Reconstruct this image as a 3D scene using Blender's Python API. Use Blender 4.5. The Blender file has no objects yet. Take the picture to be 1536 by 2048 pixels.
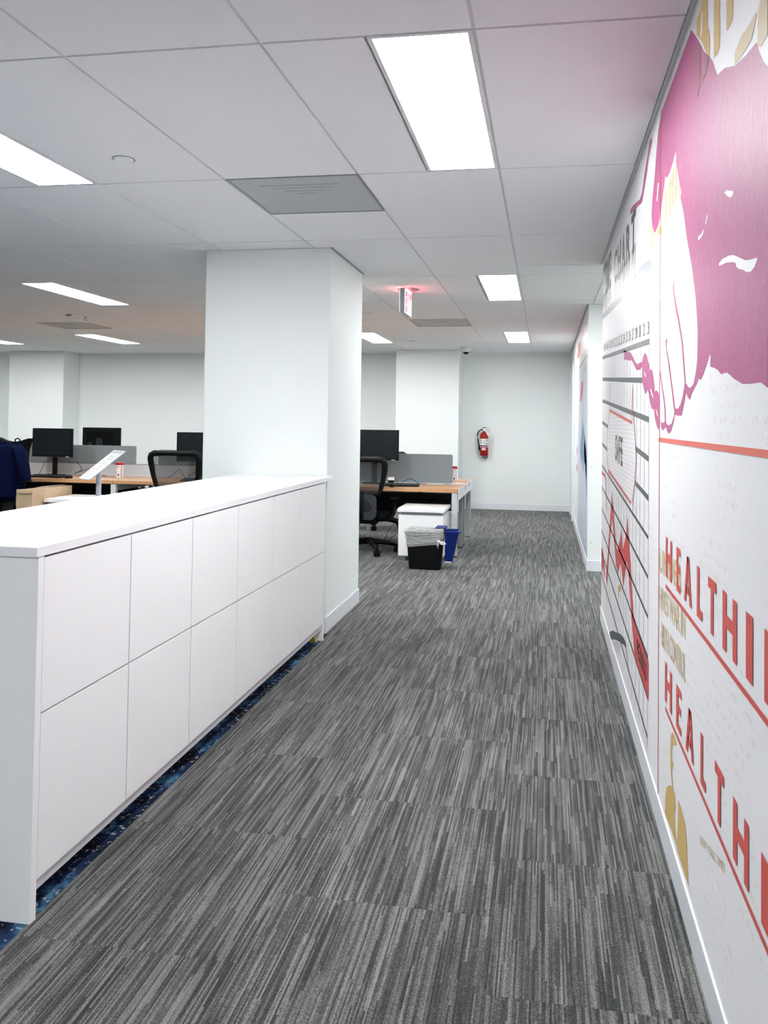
import bpy, bmesh, math, random
from mathutils import Vector, Matrix
from mathutils.geometry import delaunay_2d_cdt
from math import sin, cos, pi, radians

# ------------------------------------------------------------------ camera, world, exposure
SC = bpy.context.scene
COL = SC.collection
EYE = 1.2881
F_PX, YAW, PITCH, ROLL, PCX, PCY = 1616.0, 0.1643, 0.027, 0.0127, 824.3, 801.9
cam_data = bpy.data.cameras.new('camera')
cam_data.sensor_fit = 'AUTO'
cam_data.sensor_width = 36.0
cam_data.lens = F_PX / 2048 * 36.0
cam_data.shift_x = (768 - PCX) / 2048
cam_data.shift_y = -(1024 - PCY) / 2048
cam_data.clip_start = 0.05
cam = bpy.data.objects.new('camera', cam_data)
COL.objects.link(cam)
SC.camera = cam
fw = Vector((-sin(YAW) * cos(PITCH), cos(YAW) * cos(PITCH), sin(PITCH)))
rt = Vector((cos(YAW), sin(YAW), 0))
up = rt.cross(fw)
r2 = rt * cos(ROLL) + up * sin(ROLL)
u2 = -rt * sin(ROLL) + up * cos(ROLL)
cam.matrix_world = Matrix(((r2.x, u2.x, -fw.x, 0), (r2.y, u2.y, -fw.y, 0), (r2.z, u2.z, -fw.z, EYE), (0, 0, 0, 1)))

world = bpy.data.worlds.new('world')
SC.world = world
world.use_nodes = True
world.node_tree.nodes['Background'].inputs[0].default_value = (0.8, 0.85, 0.9, 1)
world.node_tree.nodes['Background'].inputs[1].default_value = 0.3
SC.view_settings.view_transform = 'Standard'
SC.view_settings.look = 'None'
SC.view_settings.gamma = 1.0
SC.view_settings.use_curve_mapping = False
SC.view_settings.exposure = 1.85
LAMP = 11.0           # emission of the troffer lenses

# ------------------------------------------------------------------ sizes of the place
HC = 2.3627                       # ceiling
X0, Y0, TX, TY = -0.2038, 2.1711, 0.6096, 1.2192   # ceiling lattice
XW = 0.3693                       # right wall
YB = 12.24                        # back wall
XL = X0 - 18 * TX                 # left wall
YN = Y0 - 4 * TY                  # wall behind the camera
Y_CORNER = 5.5                    # end of the near right wall
Y_STUB = 7.33                     # start of the far right wall
DESK = 0.65
random.seed(7)

# ------------------------------------------------------------------ helpers
def link(o):
    COL.objects.link(o); return o

def set_props(o, label=None, cat=None, group=None, kind=None):
    if label: o['label'] = label
    if cat: o['category'] = cat
    if group: o['group'] = group
    if kind: o['kind'] = kind
    return o

def obj(name, bm, mat, parent=None, smooth=False, bevel=0.0):
    me = bpy.data.meshes.new(name)
    bmesh.ops.recalc_face_normals(bm, faces=bm.faces)
    if smooth:
        for f in bm.faces: f.smooth = True
    bm.to_mesh(me); bm.free()
    if isinstance(mat, (list, tuple)):
        for m in mat: me.materials.append(m)
    else:
        me.materials.append(mat)
    o = bpy.data.objects.new(name, me)
    link(o)
    if parent: o.parent = parent
    if bevel:
        md = o.modifiers.new('bevel', 'BEVEL'); md.width = bevel; md.segments = 2; md.limit_method = 'ANGLE'
    if smooth and not bevel:
        pass
    return o

def thing(name, label, cat, loc=(0, 0, 0), rz=0, group=None):
    o = bpy.data.objects.new(name, None); link(o)
    o.location = loc; o.rotation_euler = (0, 0, rz)
    return set_props(o, label, cat, group)

def struct(name, bm, mat, parent=None, bevel=0.0):
    o = obj(name, bm, mat, parent, bevel=bevel)
    if not parent: o['kind'] = 'structure'
    return o

def copy_tree(o, parent=None):
    c = o.copy(); link(c); c.parent = parent
    for ch in list(o.children): copy_tree(ch, c)
    return c

def B(): return bmesh.new()

def box(bm, x0, x1, y0, y1, z0, z1):
    v = [bm.verts.new(p) for p in ((x0,y0,z0),(x1,y0,z0),(x1,y1,z0),(x0,y1,z0),(x0,y0,z1),(x1,y0,z1),(x1,y1,z1),(x0,y1,z1))]
    for f in ((0,3,2,1),(4,5,6,7),(0,1,5,4),(1,2,6,5),(2,3,7,6),(3,0,4,7)): bm.faces.new([v[i] for i in f])
    return bm

def bbox(*a): return box(B(), *a)

def tube(bm, pts, r, seg=8, closed=False, flat=1.0, up=(0, 0, 1), caps=True):
    """swept round tube; r a number or list; flat squeezes along the second axis"""
    P = [Vector(p) for p in pts]; n = len(P); rings = []
    for i in range(n):
        a = P[(i - 1) % n] if closed or i > 0 else P[i]
        b = P[(i + 1) % n] if closed or i < n - 1 else P[i]
        t = (b - a).normalized()
        s = t.cross(Vector(up))
        if s.length < 1e-3: s = t.cross(Vector((1, 0, 0)))
        s.normalize(); w = t.cross(s).normalized()
        rr = r[i] if isinstance(r, (list, tuple)) else r
        rings.append([bm.verts.new(P[i] + s * (rr * cos(2*pi*k/seg)) + w * (rr * flat * sin(2*pi*k/seg))) for k in range(seg)])
    for i in range(n if closed else n - 1):
        A, C = rings[i], rings[(i + 1) % n]
        for k in range(seg): bm.faces.new((A[k], A[(k+1) % seg], C[(k+1) % seg], C[k]))
    if caps and not closed:
        bm.faces.new(rings[0]); bm.faces.new(list(reversed(rings[-1])))
    return bm

def lathe(bm, prof, seg=24, origin=(0, 0, 0), axis='Z'):
    O = Vector(origin); rings = []
    for r, h in prof:
        ring = []
        for k in range(seg):
            a = 2*pi*k/seg
            p = Vector((r*cos(a), r*sin(a), h))
            if axis == 'Y': p = Vector((p.x, p.z, p.y))
            if axis == 'X': p = Vector((p.z, p.x, p.y))
            ring.append(bm.verts.new(O + p))
        rings.append(ring)
    for A, C in zip(rings, rings[1:]):
        for k in range(seg): bm.faces.new((A[k], A[(k+1) % seg], C[(k+1) % seg], C[k]))
    if prof[0][0] > 1e-6: bm.faces.new(rings[0])
    if prof[-1][0] > 1e-6: bm.faces.new(rings[-1])
    bmesh.ops.remove_doubles(bm, verts=bm.verts, dist=1e-6)
    return bm

def loft(bm, rings, caps=True):
    """rings of equal length point lists"""
    R = [[bm.verts.new(p) for p in ring] for ring in rings]; n = len(R[0])
    for A, C in zip(R, R[1:]):
        for k in range(n): bm.faces.new((A[k], A[(k+1) % n], C[(k+1) % n], C[k]))
    if caps:
        bm.faces.new(R[0]); bm.faces.new(list(reversed(R[-1])))
    return bm

def rrect(cx, cy, hw, hh, r, n=5):
    """rounded rectangle in 2D"""
    out = []
    for sx, sy, a0 in ((1, 1, 0), (-1, 1, pi/2), (-1, -1, pi), (1, -1, 3*pi/2)):
        for k in range(n):
            a = a0 + (pi/2) * k / (n - 1)
            out.append((cx + sx*(hw - r) + r*cos(a), cy + sy*(hh - r) + r*sin(a)))
    return out

def poly_sheet(bm, pts3):
    """a flat concave polygon as triangles"""
    x = pts3[0][0]; P = [Vector((p[1], p[2])) for p in pts3]; n = len(P)
    V, E, F = delaunay_2d_cdt(P, [], [list(range(n))], 1, 1e-6)[:3]
    vs = [bm.verts.new((x, v.x, v.y)) for v in V]
    for f in F: bm.faces.new([vs[i] for i in f])

def text_mesh(s, bold=0.0):
    cu = bpy.data.curves.new('print', 'FONT'); cu.body = s; cu.offset = bold
    cu.resolution_u = 3
    ob = bpy.data.objects.new('print', cu); link(ob)
    dg = bpy.context.evaluated_depsgraph_get()
    me = bpy.data.meshes.new_from_object(ob.evaluated_get(dg))
    bpy.data.objects.remove(ob); bpy.data.curves.remove(cu)
    V = [v.co.copy() for v in me.vertices]; F = [tuple(p.vertices) for p in me.polygons]
    bpy.data.meshes.remove(me)
    xs = [v.x for v in V]; ys = [v.y for v in V]
    x0, x1, y0, y1 = min(xs), max(xs), min(ys), max(ys)
    return [((v.x - x0)/(x1 - x0), (v.y - y0)/(y1 - y0)) for v in V], F

def put_text(bm, s, fn, bold=0.0):
    """fn maps (u,v) in the unit square to a 3D point"""
    V, F = text_mesh(s, bold)
    vs = [bm.verts.new(fn(u, v)) for u, v in V]
    for f in F:
        try: bm.faces.new([vs[i] for i in f])
        except ValueError: pass
    return bm

# ------------------------------------------------------------------ materials
def new_mat(name):
    m = bpy.data.materials.new(name); m.use_nodes = True
    nt = m.node_tree; return m, nt, nt.nodes['Principled BSDF']

def mat(name, col, rough=0.5, metal=0.0, var=0.04, scale=40.0, bump=0.0, bscale=200.0, spec=0.5, sheen=0.0):
    m, nt, p = new_mat(name)
    N, L = nt.nodes, nt.links
    p.inputs['Roughness'].default_value = rough
    p.inputs['Metallic'].default_value = metal
    p.inputs['Specular IOR Level'].default_value = spec
    if sheen: p.inputs['Sheen Weight'].default_value = sheen
    tc = N.new('ShaderNodeTexCoord')
    no = N.new('ShaderNodeTexNoise'); no.inputs['Scale'].default_value = scale; no.inputs['Detail'].default_value = 3
    L.new(tc.outputs['Object'], no.inputs['Vector'])
    mx = N.new('ShaderNodeMix'); mx.data_type = 'RGBA'
    mx.inputs['A'].default_value = (*[c*(1-var) for c in col], 1)
    mx.inputs['B'].default_value = (*[min(1, c*(1+var)) for c in col], 1)
    L.new(no.outputs['Fac'], mx.inputs['Factor'])
    L.new(mx.outputs['Result'], p.inputs['Base Color'])
    if bump:
        nb = N.new('ShaderNodeTexNoise'); nb.inputs['Scale'].default_value = bscale; nb.inputs['Detail'].default_value = 4
        L.new(tc.outputs['Object'], nb.inputs['Vector'])
        bp = N.new('ShaderNodeBump'); bp.inputs['Strength'].default_value = bump; bp.inputs['Distance'].default_value = 0.002
        L.new(nb.outputs['Fac'], bp.inputs['Height']); L.new(bp.outputs['Normal'], p.inputs['Normal'])
    return m

def ramp(nt, stops):
    r = nt.nodes.new('ShaderNodeValToRGB'); e = r.color_ramp.elements
    e[0].position, e[0].color = stops[0][0], (*stops[0][1], 1)
    e[1].position, e[1].color = stops[-1][0], (*stops[-1][1], 1)
    for pos, c in stops[1:-1]:
        k = e.new(pos); k.color = (*c, 1)
    return r

def scaled_noise(nt, vec, sc, detail=2.0, rough=0.5):
    mp = nt.nodes.new('ShaderNodeVectorMath'); mp.operation = 'MULTIPLY'; mp.inputs[1].default_value = sc
    nt.links.new(vec, mp.inputs[0])
    no = nt.nodes.new('ShaderNodeTexNoise'); no.inputs['Scale'].default_value = 1.0
    no.inputs['Detail'].default_value = detail; no.inputs['Roughness'].default_value = rough
    nt.links.new(mp.outputs[0], no.inputs['Vector'])
    return no.outputs['Fac']

def math_node(nt, op, a, b=None, c=None):
    n = nt.nodes.new('ShaderNodeMath'); n.operation = op
    for i, v in enumerate((a, b, c)):
        if v is None: continue
        if hasattr(v, 'links') or hasattr(v, 'is_linked'): nt.links.new(v, n.inputs[i])
        else: n.inputs[i].default_value = v
    return n.outputs[0]

def carpet_stripe():
    m, nt, p = new_mat('striped_carpet'); N, L = nt.nodes, nt.links
    geo = N.new('ShaderNodeNewGeometry'); oi = N.new('ShaderNodeObjectInfo')
    off = N.new('ShaderNodeVectorMath'); off.operation = 'MULTIPLY_ADD'
    off.inputs[1].default_value = (1, 1, 1)
    cb = N.new('ShaderNodeCombineXYZ')
    for i, k in enumerate((37.0, 91.0, 3.0)): L.new(math_node(nt, 'MULTIPLY', oi.outputs['Random'], k), cb.inputs[i])
    L.new(geo.outputs['Position'], off.inputs[0]); L.new(cb.outputs[0], off.inputs[2])
    v = off.outputs[0]
    sp = N.new('ShaderNodeSeparateXYZ'); L.new(v, sp.inputs[0])
    def threads(wid, leng, seed):
        """tufted threads: strips of one colour with abrupt ends"""
        u = math_node(nt, 'FLOOR', math_node(nt, 'MULTIPLY', sp.outputs[0], 1.0/wid))
        w1 = N.new('ShaderNodeTexWhiteNoise'); w1.noise_dimensions = '2D'
        c1 = N.new('ShaderNodeCombineXYZ'); L.new(u, c1.inputs[0]); c1.inputs[1].default_value = seed
        L.new(c1.outputs[0], w1.inputs['Vector'])
        q = math_node(nt, 'FLOOR', math_node(nt, 'MULTIPLY_ADD', sp.outputs[1], 1.0/leng, math_node(nt, 'MULTIPLY', w1.outputs['Value'], 17.0)))
        w2 = N.new('ShaderNodeTexWhiteNoise'); w2.noise_dimensions = '3D'
        c2 = N.new('ShaderNodeCombineXYZ'); L.new(u, c2.inputs[0]); L.new(q, c2.inputs[1]); c2.inputs[2].default_value = seed
        L.new(c2.outputs[0], w2.inputs['Vector'])
        return w2.outputs['Value']
    a = threads(0.0045, 0.33, 1.3)
    a2 = threads(0.0125, 0.21, 7.7)
    b = scaled_noise(nt, v, (60, 3.5, 1), 2.0, 0.5)
    c = scaled_noise(nt, v, (5.0, 2.0, 1), 2.0)
    d = scaled_noise(nt, v, (420, 260, 1), 1.0)
    s = math_node(nt, 'MULTIPLY', a, 0.48)
    s = math_node(nt, 'MULTIPLY_ADD', a2, 0.15, s)
    s = math_node(nt, 'MULTIPLY_ADD', b, 0.45, s)
    s = math_node(nt, 'MULTIPLY_ADD', c, 0.25, s)
    s = math_node(nt, 'MULTIPLY_ADD', d, 0.80, s)
    s = math_node(nt, 'ADD', s, -0.555)
    r = ramp(nt, [(0.18, CARPET[0]), (0.42, CARPET[1]), (0.58, CARPET[2]), (0.85, CARPET[3])])
    L.new(s, r.inputs[0]); L.new(r.outputs[0], p.inputs['Base Color'])
    p.inputs['Roughness'].default_value = 0.95; p.inputs['Specular IOR Level'].default_value = 0.15
    p.inputs['Sheen Weight'].default_value = 0.16; p.inputs['Sheen Roughness'].default_value = 0.4
    bp = N.new('ShaderNodeBump'); bp.inputs['Strength'].default_value = 0.5; bp.inputs['Distance'].default_value = 0.003
    h = math_node(nt, 'ADD', a, math_node(nt, 'MULTIPLY', d, 1.2))
    L.new(h, bp.inputs['Height']); L.new(bp.outputs['Normal'], p.inputs['Normal'])
    return m

def carpet_blue():
    m, nt, p = new_mat('blue_patterned_carpet'); N, L = nt.nodes, nt.links
    geo = N.new('ShaderNodeNewGeometry'); v = geo.outputs['Position']
    a = scaled_noise(nt, v, (9, 6.0, 1), 3.0, 0.6)
    b = scaled_noise(nt, v, (55, 48, 1), 4.0, 0.7)
    c = scaled_noise(nt, v, (300, 300, 1), 1.0)
    base = ramp(nt, [(0.36, (0.006, 0.007, 0.009)), (0.47, (0.009, 0.018, 0.050)), (0.55, (0.014, 0.04, 0.11)), (0.64, (0.06, 0.19, 0.30)), (0.70, (0.02, 0.02, 0.022))])
    L.new(math_node(nt, 'MULTIPLY_ADD', c, 0.12, math_node(nt, 'ADD', a, -0.06)), base.inputs[0])
    fl = ramp(nt, [(0.585, (0, 0, 0)), (0.62, (1, 1, 1))]); L.new(b, fl.inputs[0])
    mx = N.new('ShaderNodeMix'); mx.data_type = 'RGBA'; mx.inputs['B'].default_value = (0.42, 0.46, 0.47, 1)
    L.new(fl.outputs[0], mx.inputs['Factor']); L.new(base.outputs[0], mx.inputs['A'])
    L.new(mx.outputs['Result'], p.inputs['Base Color'])
    p.inputs['Roughness'].default_value = 0.95; p.inputs['Specular IOR Level'].default_value = 0.15
    return m

def emit(name, col, strength):
    m, nt, p = new_mat(name); N, L = nt.nodes, nt.links
    p.inputs['Base Color'].default_value = (*col, 1); p.inputs['Roughness'].default_value = 0.4
    no = N.new('ShaderNodeTexNoise'); no.inputs['Scale'].default_value = 3.0
    mx = N.new('ShaderNodeMix'); mx.data_type = 'RGBA'
    mx.inputs['A'].default_value = (*[c*0.98 for c in col], 1); mx.inputs['B'].default_value = (*col, 1)
    L.new(no.outputs['Fac'], mx.inputs['Factor']); L.new(mx.outputs['Result'], p.inputs['Emission Color'])
    p.inputs['Emission Strength'].default_value = strength
    return m

def see_through(name, col, alpha, rough=0.6, fine=None):
    m, nt, p = new_mat(name); N, L = nt.nodes, nt.links
    p.inputs['Base Color'].default_value = (*col, 1); p.inputs['Roughness'].default_value = rough
    tc = N.new('ShaderNodeTexCoord'); no = N.new('ShaderNodeTexNoise'); no.inputs['Scale'].default_value = fine or 60
    L.new(tc.outputs['Object'], no.inputs['Vector'])
    L.new(math_node(nt, 'MULTIPLY_ADD', no.outputs['Fac'], 0.16, alpha - 0.08), p.inputs['Alpha'])
    return m

def add_bump(m, sc, strength, dist):
    nt = m.node_tree; tc = nt.nodes.new('ShaderNodeTexCoord'); f = scaled_noise(nt, tc.outputs['Object'], sc, 3.0)
    bp = nt.nodes.new('ShaderNodeBump'); bp.inputs['Strength'].default_value = strength; bp.inputs['Distance'].default_value = dist
    nt.links.new(f, bp.inputs['Height']); nt.links.new(bp.outputs['Normal'], nt.nodes['Principled BSDF'].inputs['Normal'])

def perforated(name, col, hole, pitch):
    m, nt, p = new_mat(name); N, L = nt.nodes, nt.links
    tc = N.new('ShaderNodeTexCoord'); sp = N.new('ShaderNodeSeparateXYZ'); L.new(tc.outputs['Object'], sp.inputs[0])
    k = 2*pi/pitch
    a = math_node(nt, 'SINE', math_node(nt, 'MULTIPLY', sp.outputs[0], k))
    b = math_node(nt, 'SINE', math_node(nt, 'MULTIPLY', sp.outputs[1], k))
    f = math_node(nt, 'GREATER_THAN', math_node(nt, 'MULTIPLY', a, b), 0.25)
    no = N.new('ShaderNodeTexNoise'); no.inputs['Scale'].default_value = 5; L.new(tc.outputs['Object'], no.inputs['Vector'])
    mx = N.new('ShaderNodeMix'); mx.data_type = 'RGBA'; mx.inputs['A'].default_value = (*col, 1); mx.inputs['B'].default_value = (*hole, 1)
    L.new(f, mx.inputs['Factor']); L.new(mx.outputs['Result'], p.inputs['Base Color'])
    p.inputs['Roughness'].default_value = 0.6
    return m

def print_mat(name, col, speckle=0.0, rough=0.42, fade=None):
    """ink on the wallpaper: speckle lets the paper show through like a screen print; fade = (z0, z1) of a printed fade"""
    m, nt, p = new_mat(name); N, L = nt.nodes, nt.links
    geo = N.new('ShaderNodeNewGeometry'); v = geo.outputs['Position']
    s1 = scaled_noise(nt, v, (1, 260, 150), 2.0, 0.7)
    s2 = scaled_noise(nt, v, (1, 420, 16), 2.0, 0.6)
    f = math_node(nt, 'MULTIPLY_ADD', math_node(nt, 'ADD', s1, s2), speckle, -speckle*0.72)
    if fade:
        sp = N.new('ShaderNodeSeparateXYZ'); L.new(v, sp.inputs[0])
        mr = N.new('ShaderNodeMapRange'); L.new(sp.outputs[fade[0]], mr.inputs[0])
        mr.inputs[1].default_value, mr.inputs[2].default_value, mr.inputs[3].default_value, mr.inputs[4].default_value = fade[1], fade[2], 0.0, fade[3]
        f = math_node(nt, 'ADD', f, mr.outputs[0])
    cl = N.new('ShaderNodeClamp'); L.new(f, cl.inputs[0])
    mx = N.new('ShaderNodeMix'); mx.data_type = 'RGBA'; mx.inputs['A'].default_value = (*col, 1); mx.inputs['B'].default_value = (*PAPER, 1)
    L.new(cl.outputs[0], mx.inputs['Factor']); L.new(mx.outputs['Result'], p.inputs['Base Color'])
    p.inputs['Roughness'].default_value = rough; p.inputs['Specular IOR Level'].default_value = 0.42
    return m

PAPER = (0.83, 0.83, 0.85)
def paper_mat():
    """off-white wallpaper with the ghost of newsprint columns"""
    m, nt, p = new_mat('mural_paper'); N, L = nt.nodes, nt.links
    geo = N.new('ShaderNodeNewGeometry'); v = geo.outputs['Position']
    sp = N.new('ShaderNodeSeparateXYZ'); L.new(v, sp.inputs[0])
    line = math_node(nt, 'GREATER_THAN', math_node(nt, 'SINE', math_node(nt, 'MULTIPLY', sp.outputs[2], 2*pi/0.034)), 0.1)
    word = math_node(nt, 'GREATER_THAN', scaled_noise(nt, v, (1, 46, 60), 2.0, 0.7), 0.55)
    block = math_node(nt, 'GREATER_THAN', scaled_noise(nt, v, (1, 2.6, 3.4), 1.0), 0.55)
    f = math_node(nt, 'MULTIPLY', math_node(nt, 'MULTIPLY', line, word), block)
    f = math_node(nt, 'MULTIPLY', f, 0.30)
    weave = scaled_noise(nt, v, (1, 160, 60), 2.0)
    mx = N.new('ShaderNodeMix'); mx.data_type = 'RGBA'; mx.inputs['A'].default_value = (*PAPER, 1); mx.inputs['B'].default_value = (0.60, 0.55, 0.40, 1)
    L.new(f, mx.inputs['Factor'])
    mx2 = N.new('ShaderNodeMix'); mx2.data_type = 'RGBA'; mx2.blend_type = 'MULTIPLY'; mx2.inputs['B'].default_value = (0.93, 0.93, 0.94, 1)
    L.new(weave, mx2.inputs['Factor']); L.new(mx.outputs['Result'], mx2.inputs['A'])
    L.new(mx2.outputs['Result'], p.inputs['Base Color'])
    p.inputs['Roughness'].default_value = 0.5
    bp = N.new('ShaderNodeBump'); bp.inputs['Strength'].default_value = 0.12; bp.inputs['Distance'].default_value = 0.001
    L.new(weave, bp.inputs['Height']); L.new(bp.outputs['Normal'], p.inputs['Normal'])
    return m

def dotted_mat(name, dot, pitch, thr=0.55, base=PAPER):
    m, nt, p = new_mat(name); N, L = nt.nodes, nt.links
    geo = N.new('ShaderNodeNewGeometry'); sp = N.new('ShaderNodeSeparateXYZ'); L.new(geo.outputs['Position'], sp.inputs[0])
    k = 2*pi/pitch
    a = math_node(nt, 'SINE', math_node(nt, 'MULTIPLY', sp.outputs[1], k))
    b = math_node(nt, 'SINE', math_node(nt, 'MULTIPLY', math_node(nt, 'MULTIPLY_ADD', sp.outputs[1], 0.0, sp.outputs[2]), k))
    f = math_node(nt, 'GREATER_THAN', math_node(nt, 'MULTIPLY', a, b), thr)
    mx = N.new('ShaderNodeMix'); mx.data_type = 'RGBA'; mx.inputs['A'].default_value = (*base, 1); mx.inputs['B'].default_value = (*dot, 1)
    L.new(f, mx.inputs['Factor']); L.new(mx.outputs['Result'], p.inputs['Base Color'])
    p.inputs['Roughness'].default_value = 0.45
    return m

def wood_mat():
    m, nt, p = new_mat('oak_laminate'); N, L = nt.nodes, nt.links
    tc = N.new('ShaderNodeTexCoord')
    n = scaled_noise(nt, tc.outputs['Object'], (2.0, 60, 60), 4.0, 0.6)
    r = ramp(nt, [(0.3, (0.40, 0.20, 0.085)), (0.7, (0.62, 0.36, 0.18))]); L.new(n, r.inputs[0])
    L.new(r.outputs[0], p.inputs['Base Color']); p.inputs['Roughness'].default_value = 0.35
    return m

CARPET = [(0.026, 0.028, 0.029), (0.062, 0.066, 0.066), (0.125, 0.128, 0.121), (0.25, 0.25, 0.235)]
M = {}
M['wall'] = mat('wall_paint', (0.82, 0.86, 0.85), 0.55, var=0.01, bump=0.05)
M['ceil'] = mat('ceiling_tile', (0.90, 0.90, 0.92), 0.9, var=0.03, scale=300, bump=0.15, bscale=500)
M['rail'] = mat('ceiling_rail', (0.72, 0.73, 0.74), 0.5)
M['base'] = mat('vinyl_base', (0.76, 0.79, 0.83), 0.35, var=0.01)
M['carpet'] = carpet_stripe()
M['blue_carpet'] = carpet_blue()
M['laminate'] = mat('white_laminate', (0.93, 0.93, 0.935), 0.38, var=0.008)
M['laminate_top'] = mat('white_worktop', (0.90, 0.90, 0.91), 0.35, var=0.006)
M['kick'] = mat('grey_kick', (0.62, 0.61, 0.63), 0.5)
M['dark'] = mat('dark_and_shade', (0.02, 0.02, 0.022), 0.8)  # plain near-black; on toe kicks and under the desks it paints in shade
M['lens'] = emit('lamp_lens', (0.98, 0.995, 1.0), LAMP)
M['lens_rib'] = emit('lamp_rib', (0.98, 0.98, 1.0), LAMP * 0.72)
M['lamp_frame'] = mat('lamp_frame', (0.78, 0.79, 0.80), 0.4)
M['vent'] = perforated('perforated_vent', (0.54, 0.57, 0.57), (0.30, 0.32, 0.32), 0.008)
M['steel'] = mat('light_grey_steel', (0.55, 0.58, 0.60), 0.4, metal=0.15)
M['steel_dark'] = mat('mid_grey_steel', (0.30, 0.33, 0.35), 0.4, metal=0.2)
M['alu'] = mat('brushed_aluminium', (0.68, 0.70, 0.74), 0.38, metal=0.3)
M['felt'] = mat('grey_screen_fabric', (0.235, 0.265, 0.285), 0.8, bump=0.1, bscale=900)
M['oak'] = wood_mat()
M['black'] = mat('black_plastic', (0.003, 0.0034, 0.0038), 0.5, var=0.1, spec=0.16)
M['black_soft'] = mat('black_fabric', (0.003, 0.003, 0.0035), 0.9, var=0.2, spec=0.1)
M['charcoal_plastic'] = mat('charcoal_plastic', (0.022, 0.027, 0.032), 0.4)
M['screen'] = mat('monitor_screen', (0.0085, 0.0125, 0.0155), 0.35, var=0.05, spec=0.25)
M['mesh'] = see_through('chair_mesh', (0.03, 0.034, 0.038), 0.68, 0.8, 400)
M['chrome'] = mat('chrome', (0.75, 0.75, 0.76), 0.15, metal=1.0)
M['navy'] = mat('navy_wool', (0.0008, 0.0030, 0.022), 0.9, var=0.4, scale=14, bump=0.2, spec=0.08)
M['card'] = mat('cardboard', (0.52, 0.38, 0.25), 0.8, var=0.08, scale=30)
M['tape'] = mat('paper_tape', (0.58, 0.44, 0.30), 0.5)
M['white_plastic'] = mat('white_plastic', (0.84, 0.84, 0.85), 0.35, var=0.01)
M['grey_print'] = mat('grey_print', (0.46, 0.47, 0.50), 0.5)
M['dark_print'] = mat('dark_print', (0.03, 0.03, 0.035), 0.5)
M['red_plastic'] = mat('red_plastic', (0.42, 0.010, 0.028), 0.35)
M['ext_red'] = mat('extinguisher_red', (0.33, 0.009, 0.006), 0.3, spec=0.3)
M['bin_blue'] = mat('blue_bin_plastic', (0.002, 0.016, 0.15), 0.4, spec=0.25)
M['liner'] = see_through('bin_liner', (0.72, 0.73, 0.74), 0.55, 0.22, 25)
M['liner'].node_tree.nodes['Principled BSDF'].inputs['Specular IOR Level'].default_value = 0.8
add_bump(M['liner'], (22, 22, 70), 1.0, 0.02)
M['yellow'] = mat('yellow_foam', (0.62, 0.52, 0.05), 0.7)
M['exit_white'] = emit('exit_face', (1.0, 0.90, 0.90), 0.19)
M['exit_red'] = emit('exit_letters', (1.0, 0.04, 0.06), 1.0)
M['exit_glow'] = emit('exit_lamp', (1.0, 0.08, 0.08), 16.0)
M['glass_dark'] = mat('dark_dome', (0.01, 0.01, 0.012), 0.08)
M['paper'] = paper_mat()
MUR = {
 'paper': print_mat('print_paper', PAPER, 0.0),
 'magenta': print_mat('print_magenta', (0.37, 0.028, 0.170), 0.25, rough=0.5),
 'plum': print_mat('print_plum', (0.27, 0.06, 0.10), 0.2),
 'gold': print_mat('print_gold', (0.62, 0.42, 0.115), 0.18),
 'pale_gold': print_mat('print_pale_gold', (0.60, 0.45, 0.20), 0.35),
 'wave': print_mat('print_wave', (0.19, 0.22, 0.26), 0.25),
 'red': print_mat('print_red', (0.60, 0.045, 0.045), 0.12),
 'letter_red': print_mat('print_letter_red', (0.62, 0.065, 0.055), 0.10),
 'orange': print_mat('print_orange_red', (0.70, 0.105, 0.075), 0.12),
 'charcoal': print_mat('print_charcoal', (0.055, 0.065, 0.068), 0.10),
 'black': print_mat('print_black', (0.02, 0.02, 0.024), 0.05),
 'blue': print_mat('print_blue', (0.09, 0.22, 0.45), 0.3),
 'wash': print_mat('print_blue_wash', (0.36, 0.46, 0.58), 1.5),
 'pink_wash': print_mat('print_pink_wash', (0.72, 0.62, 0.66), 0.5),
 'pink': print_mat('print_pink', (0.68, 0.28, 0.34), 0.5),
 'red_orange': print_mat('print_brick', (0.62, 0.10, 0.045), 0.35),
 'title': print_mat('print_title', (0.045, 0.05, 0.06), 0.15, fade=(2, 2.06, 1.86, 0.8)),
 'dotted': dotted_mat('print_dotted_tag', (0.62, 0.47, 0.47), 0.040, 0.5),
 'halftone': dotted_mat('print_halftone', (0.45, 0.36, 0.37), 0.030, 0.45),
 'stripes': dotted_mat('print_fine_stripes', (0.66, 0.52, 0.55), 0.022, 0.3),
}

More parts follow.
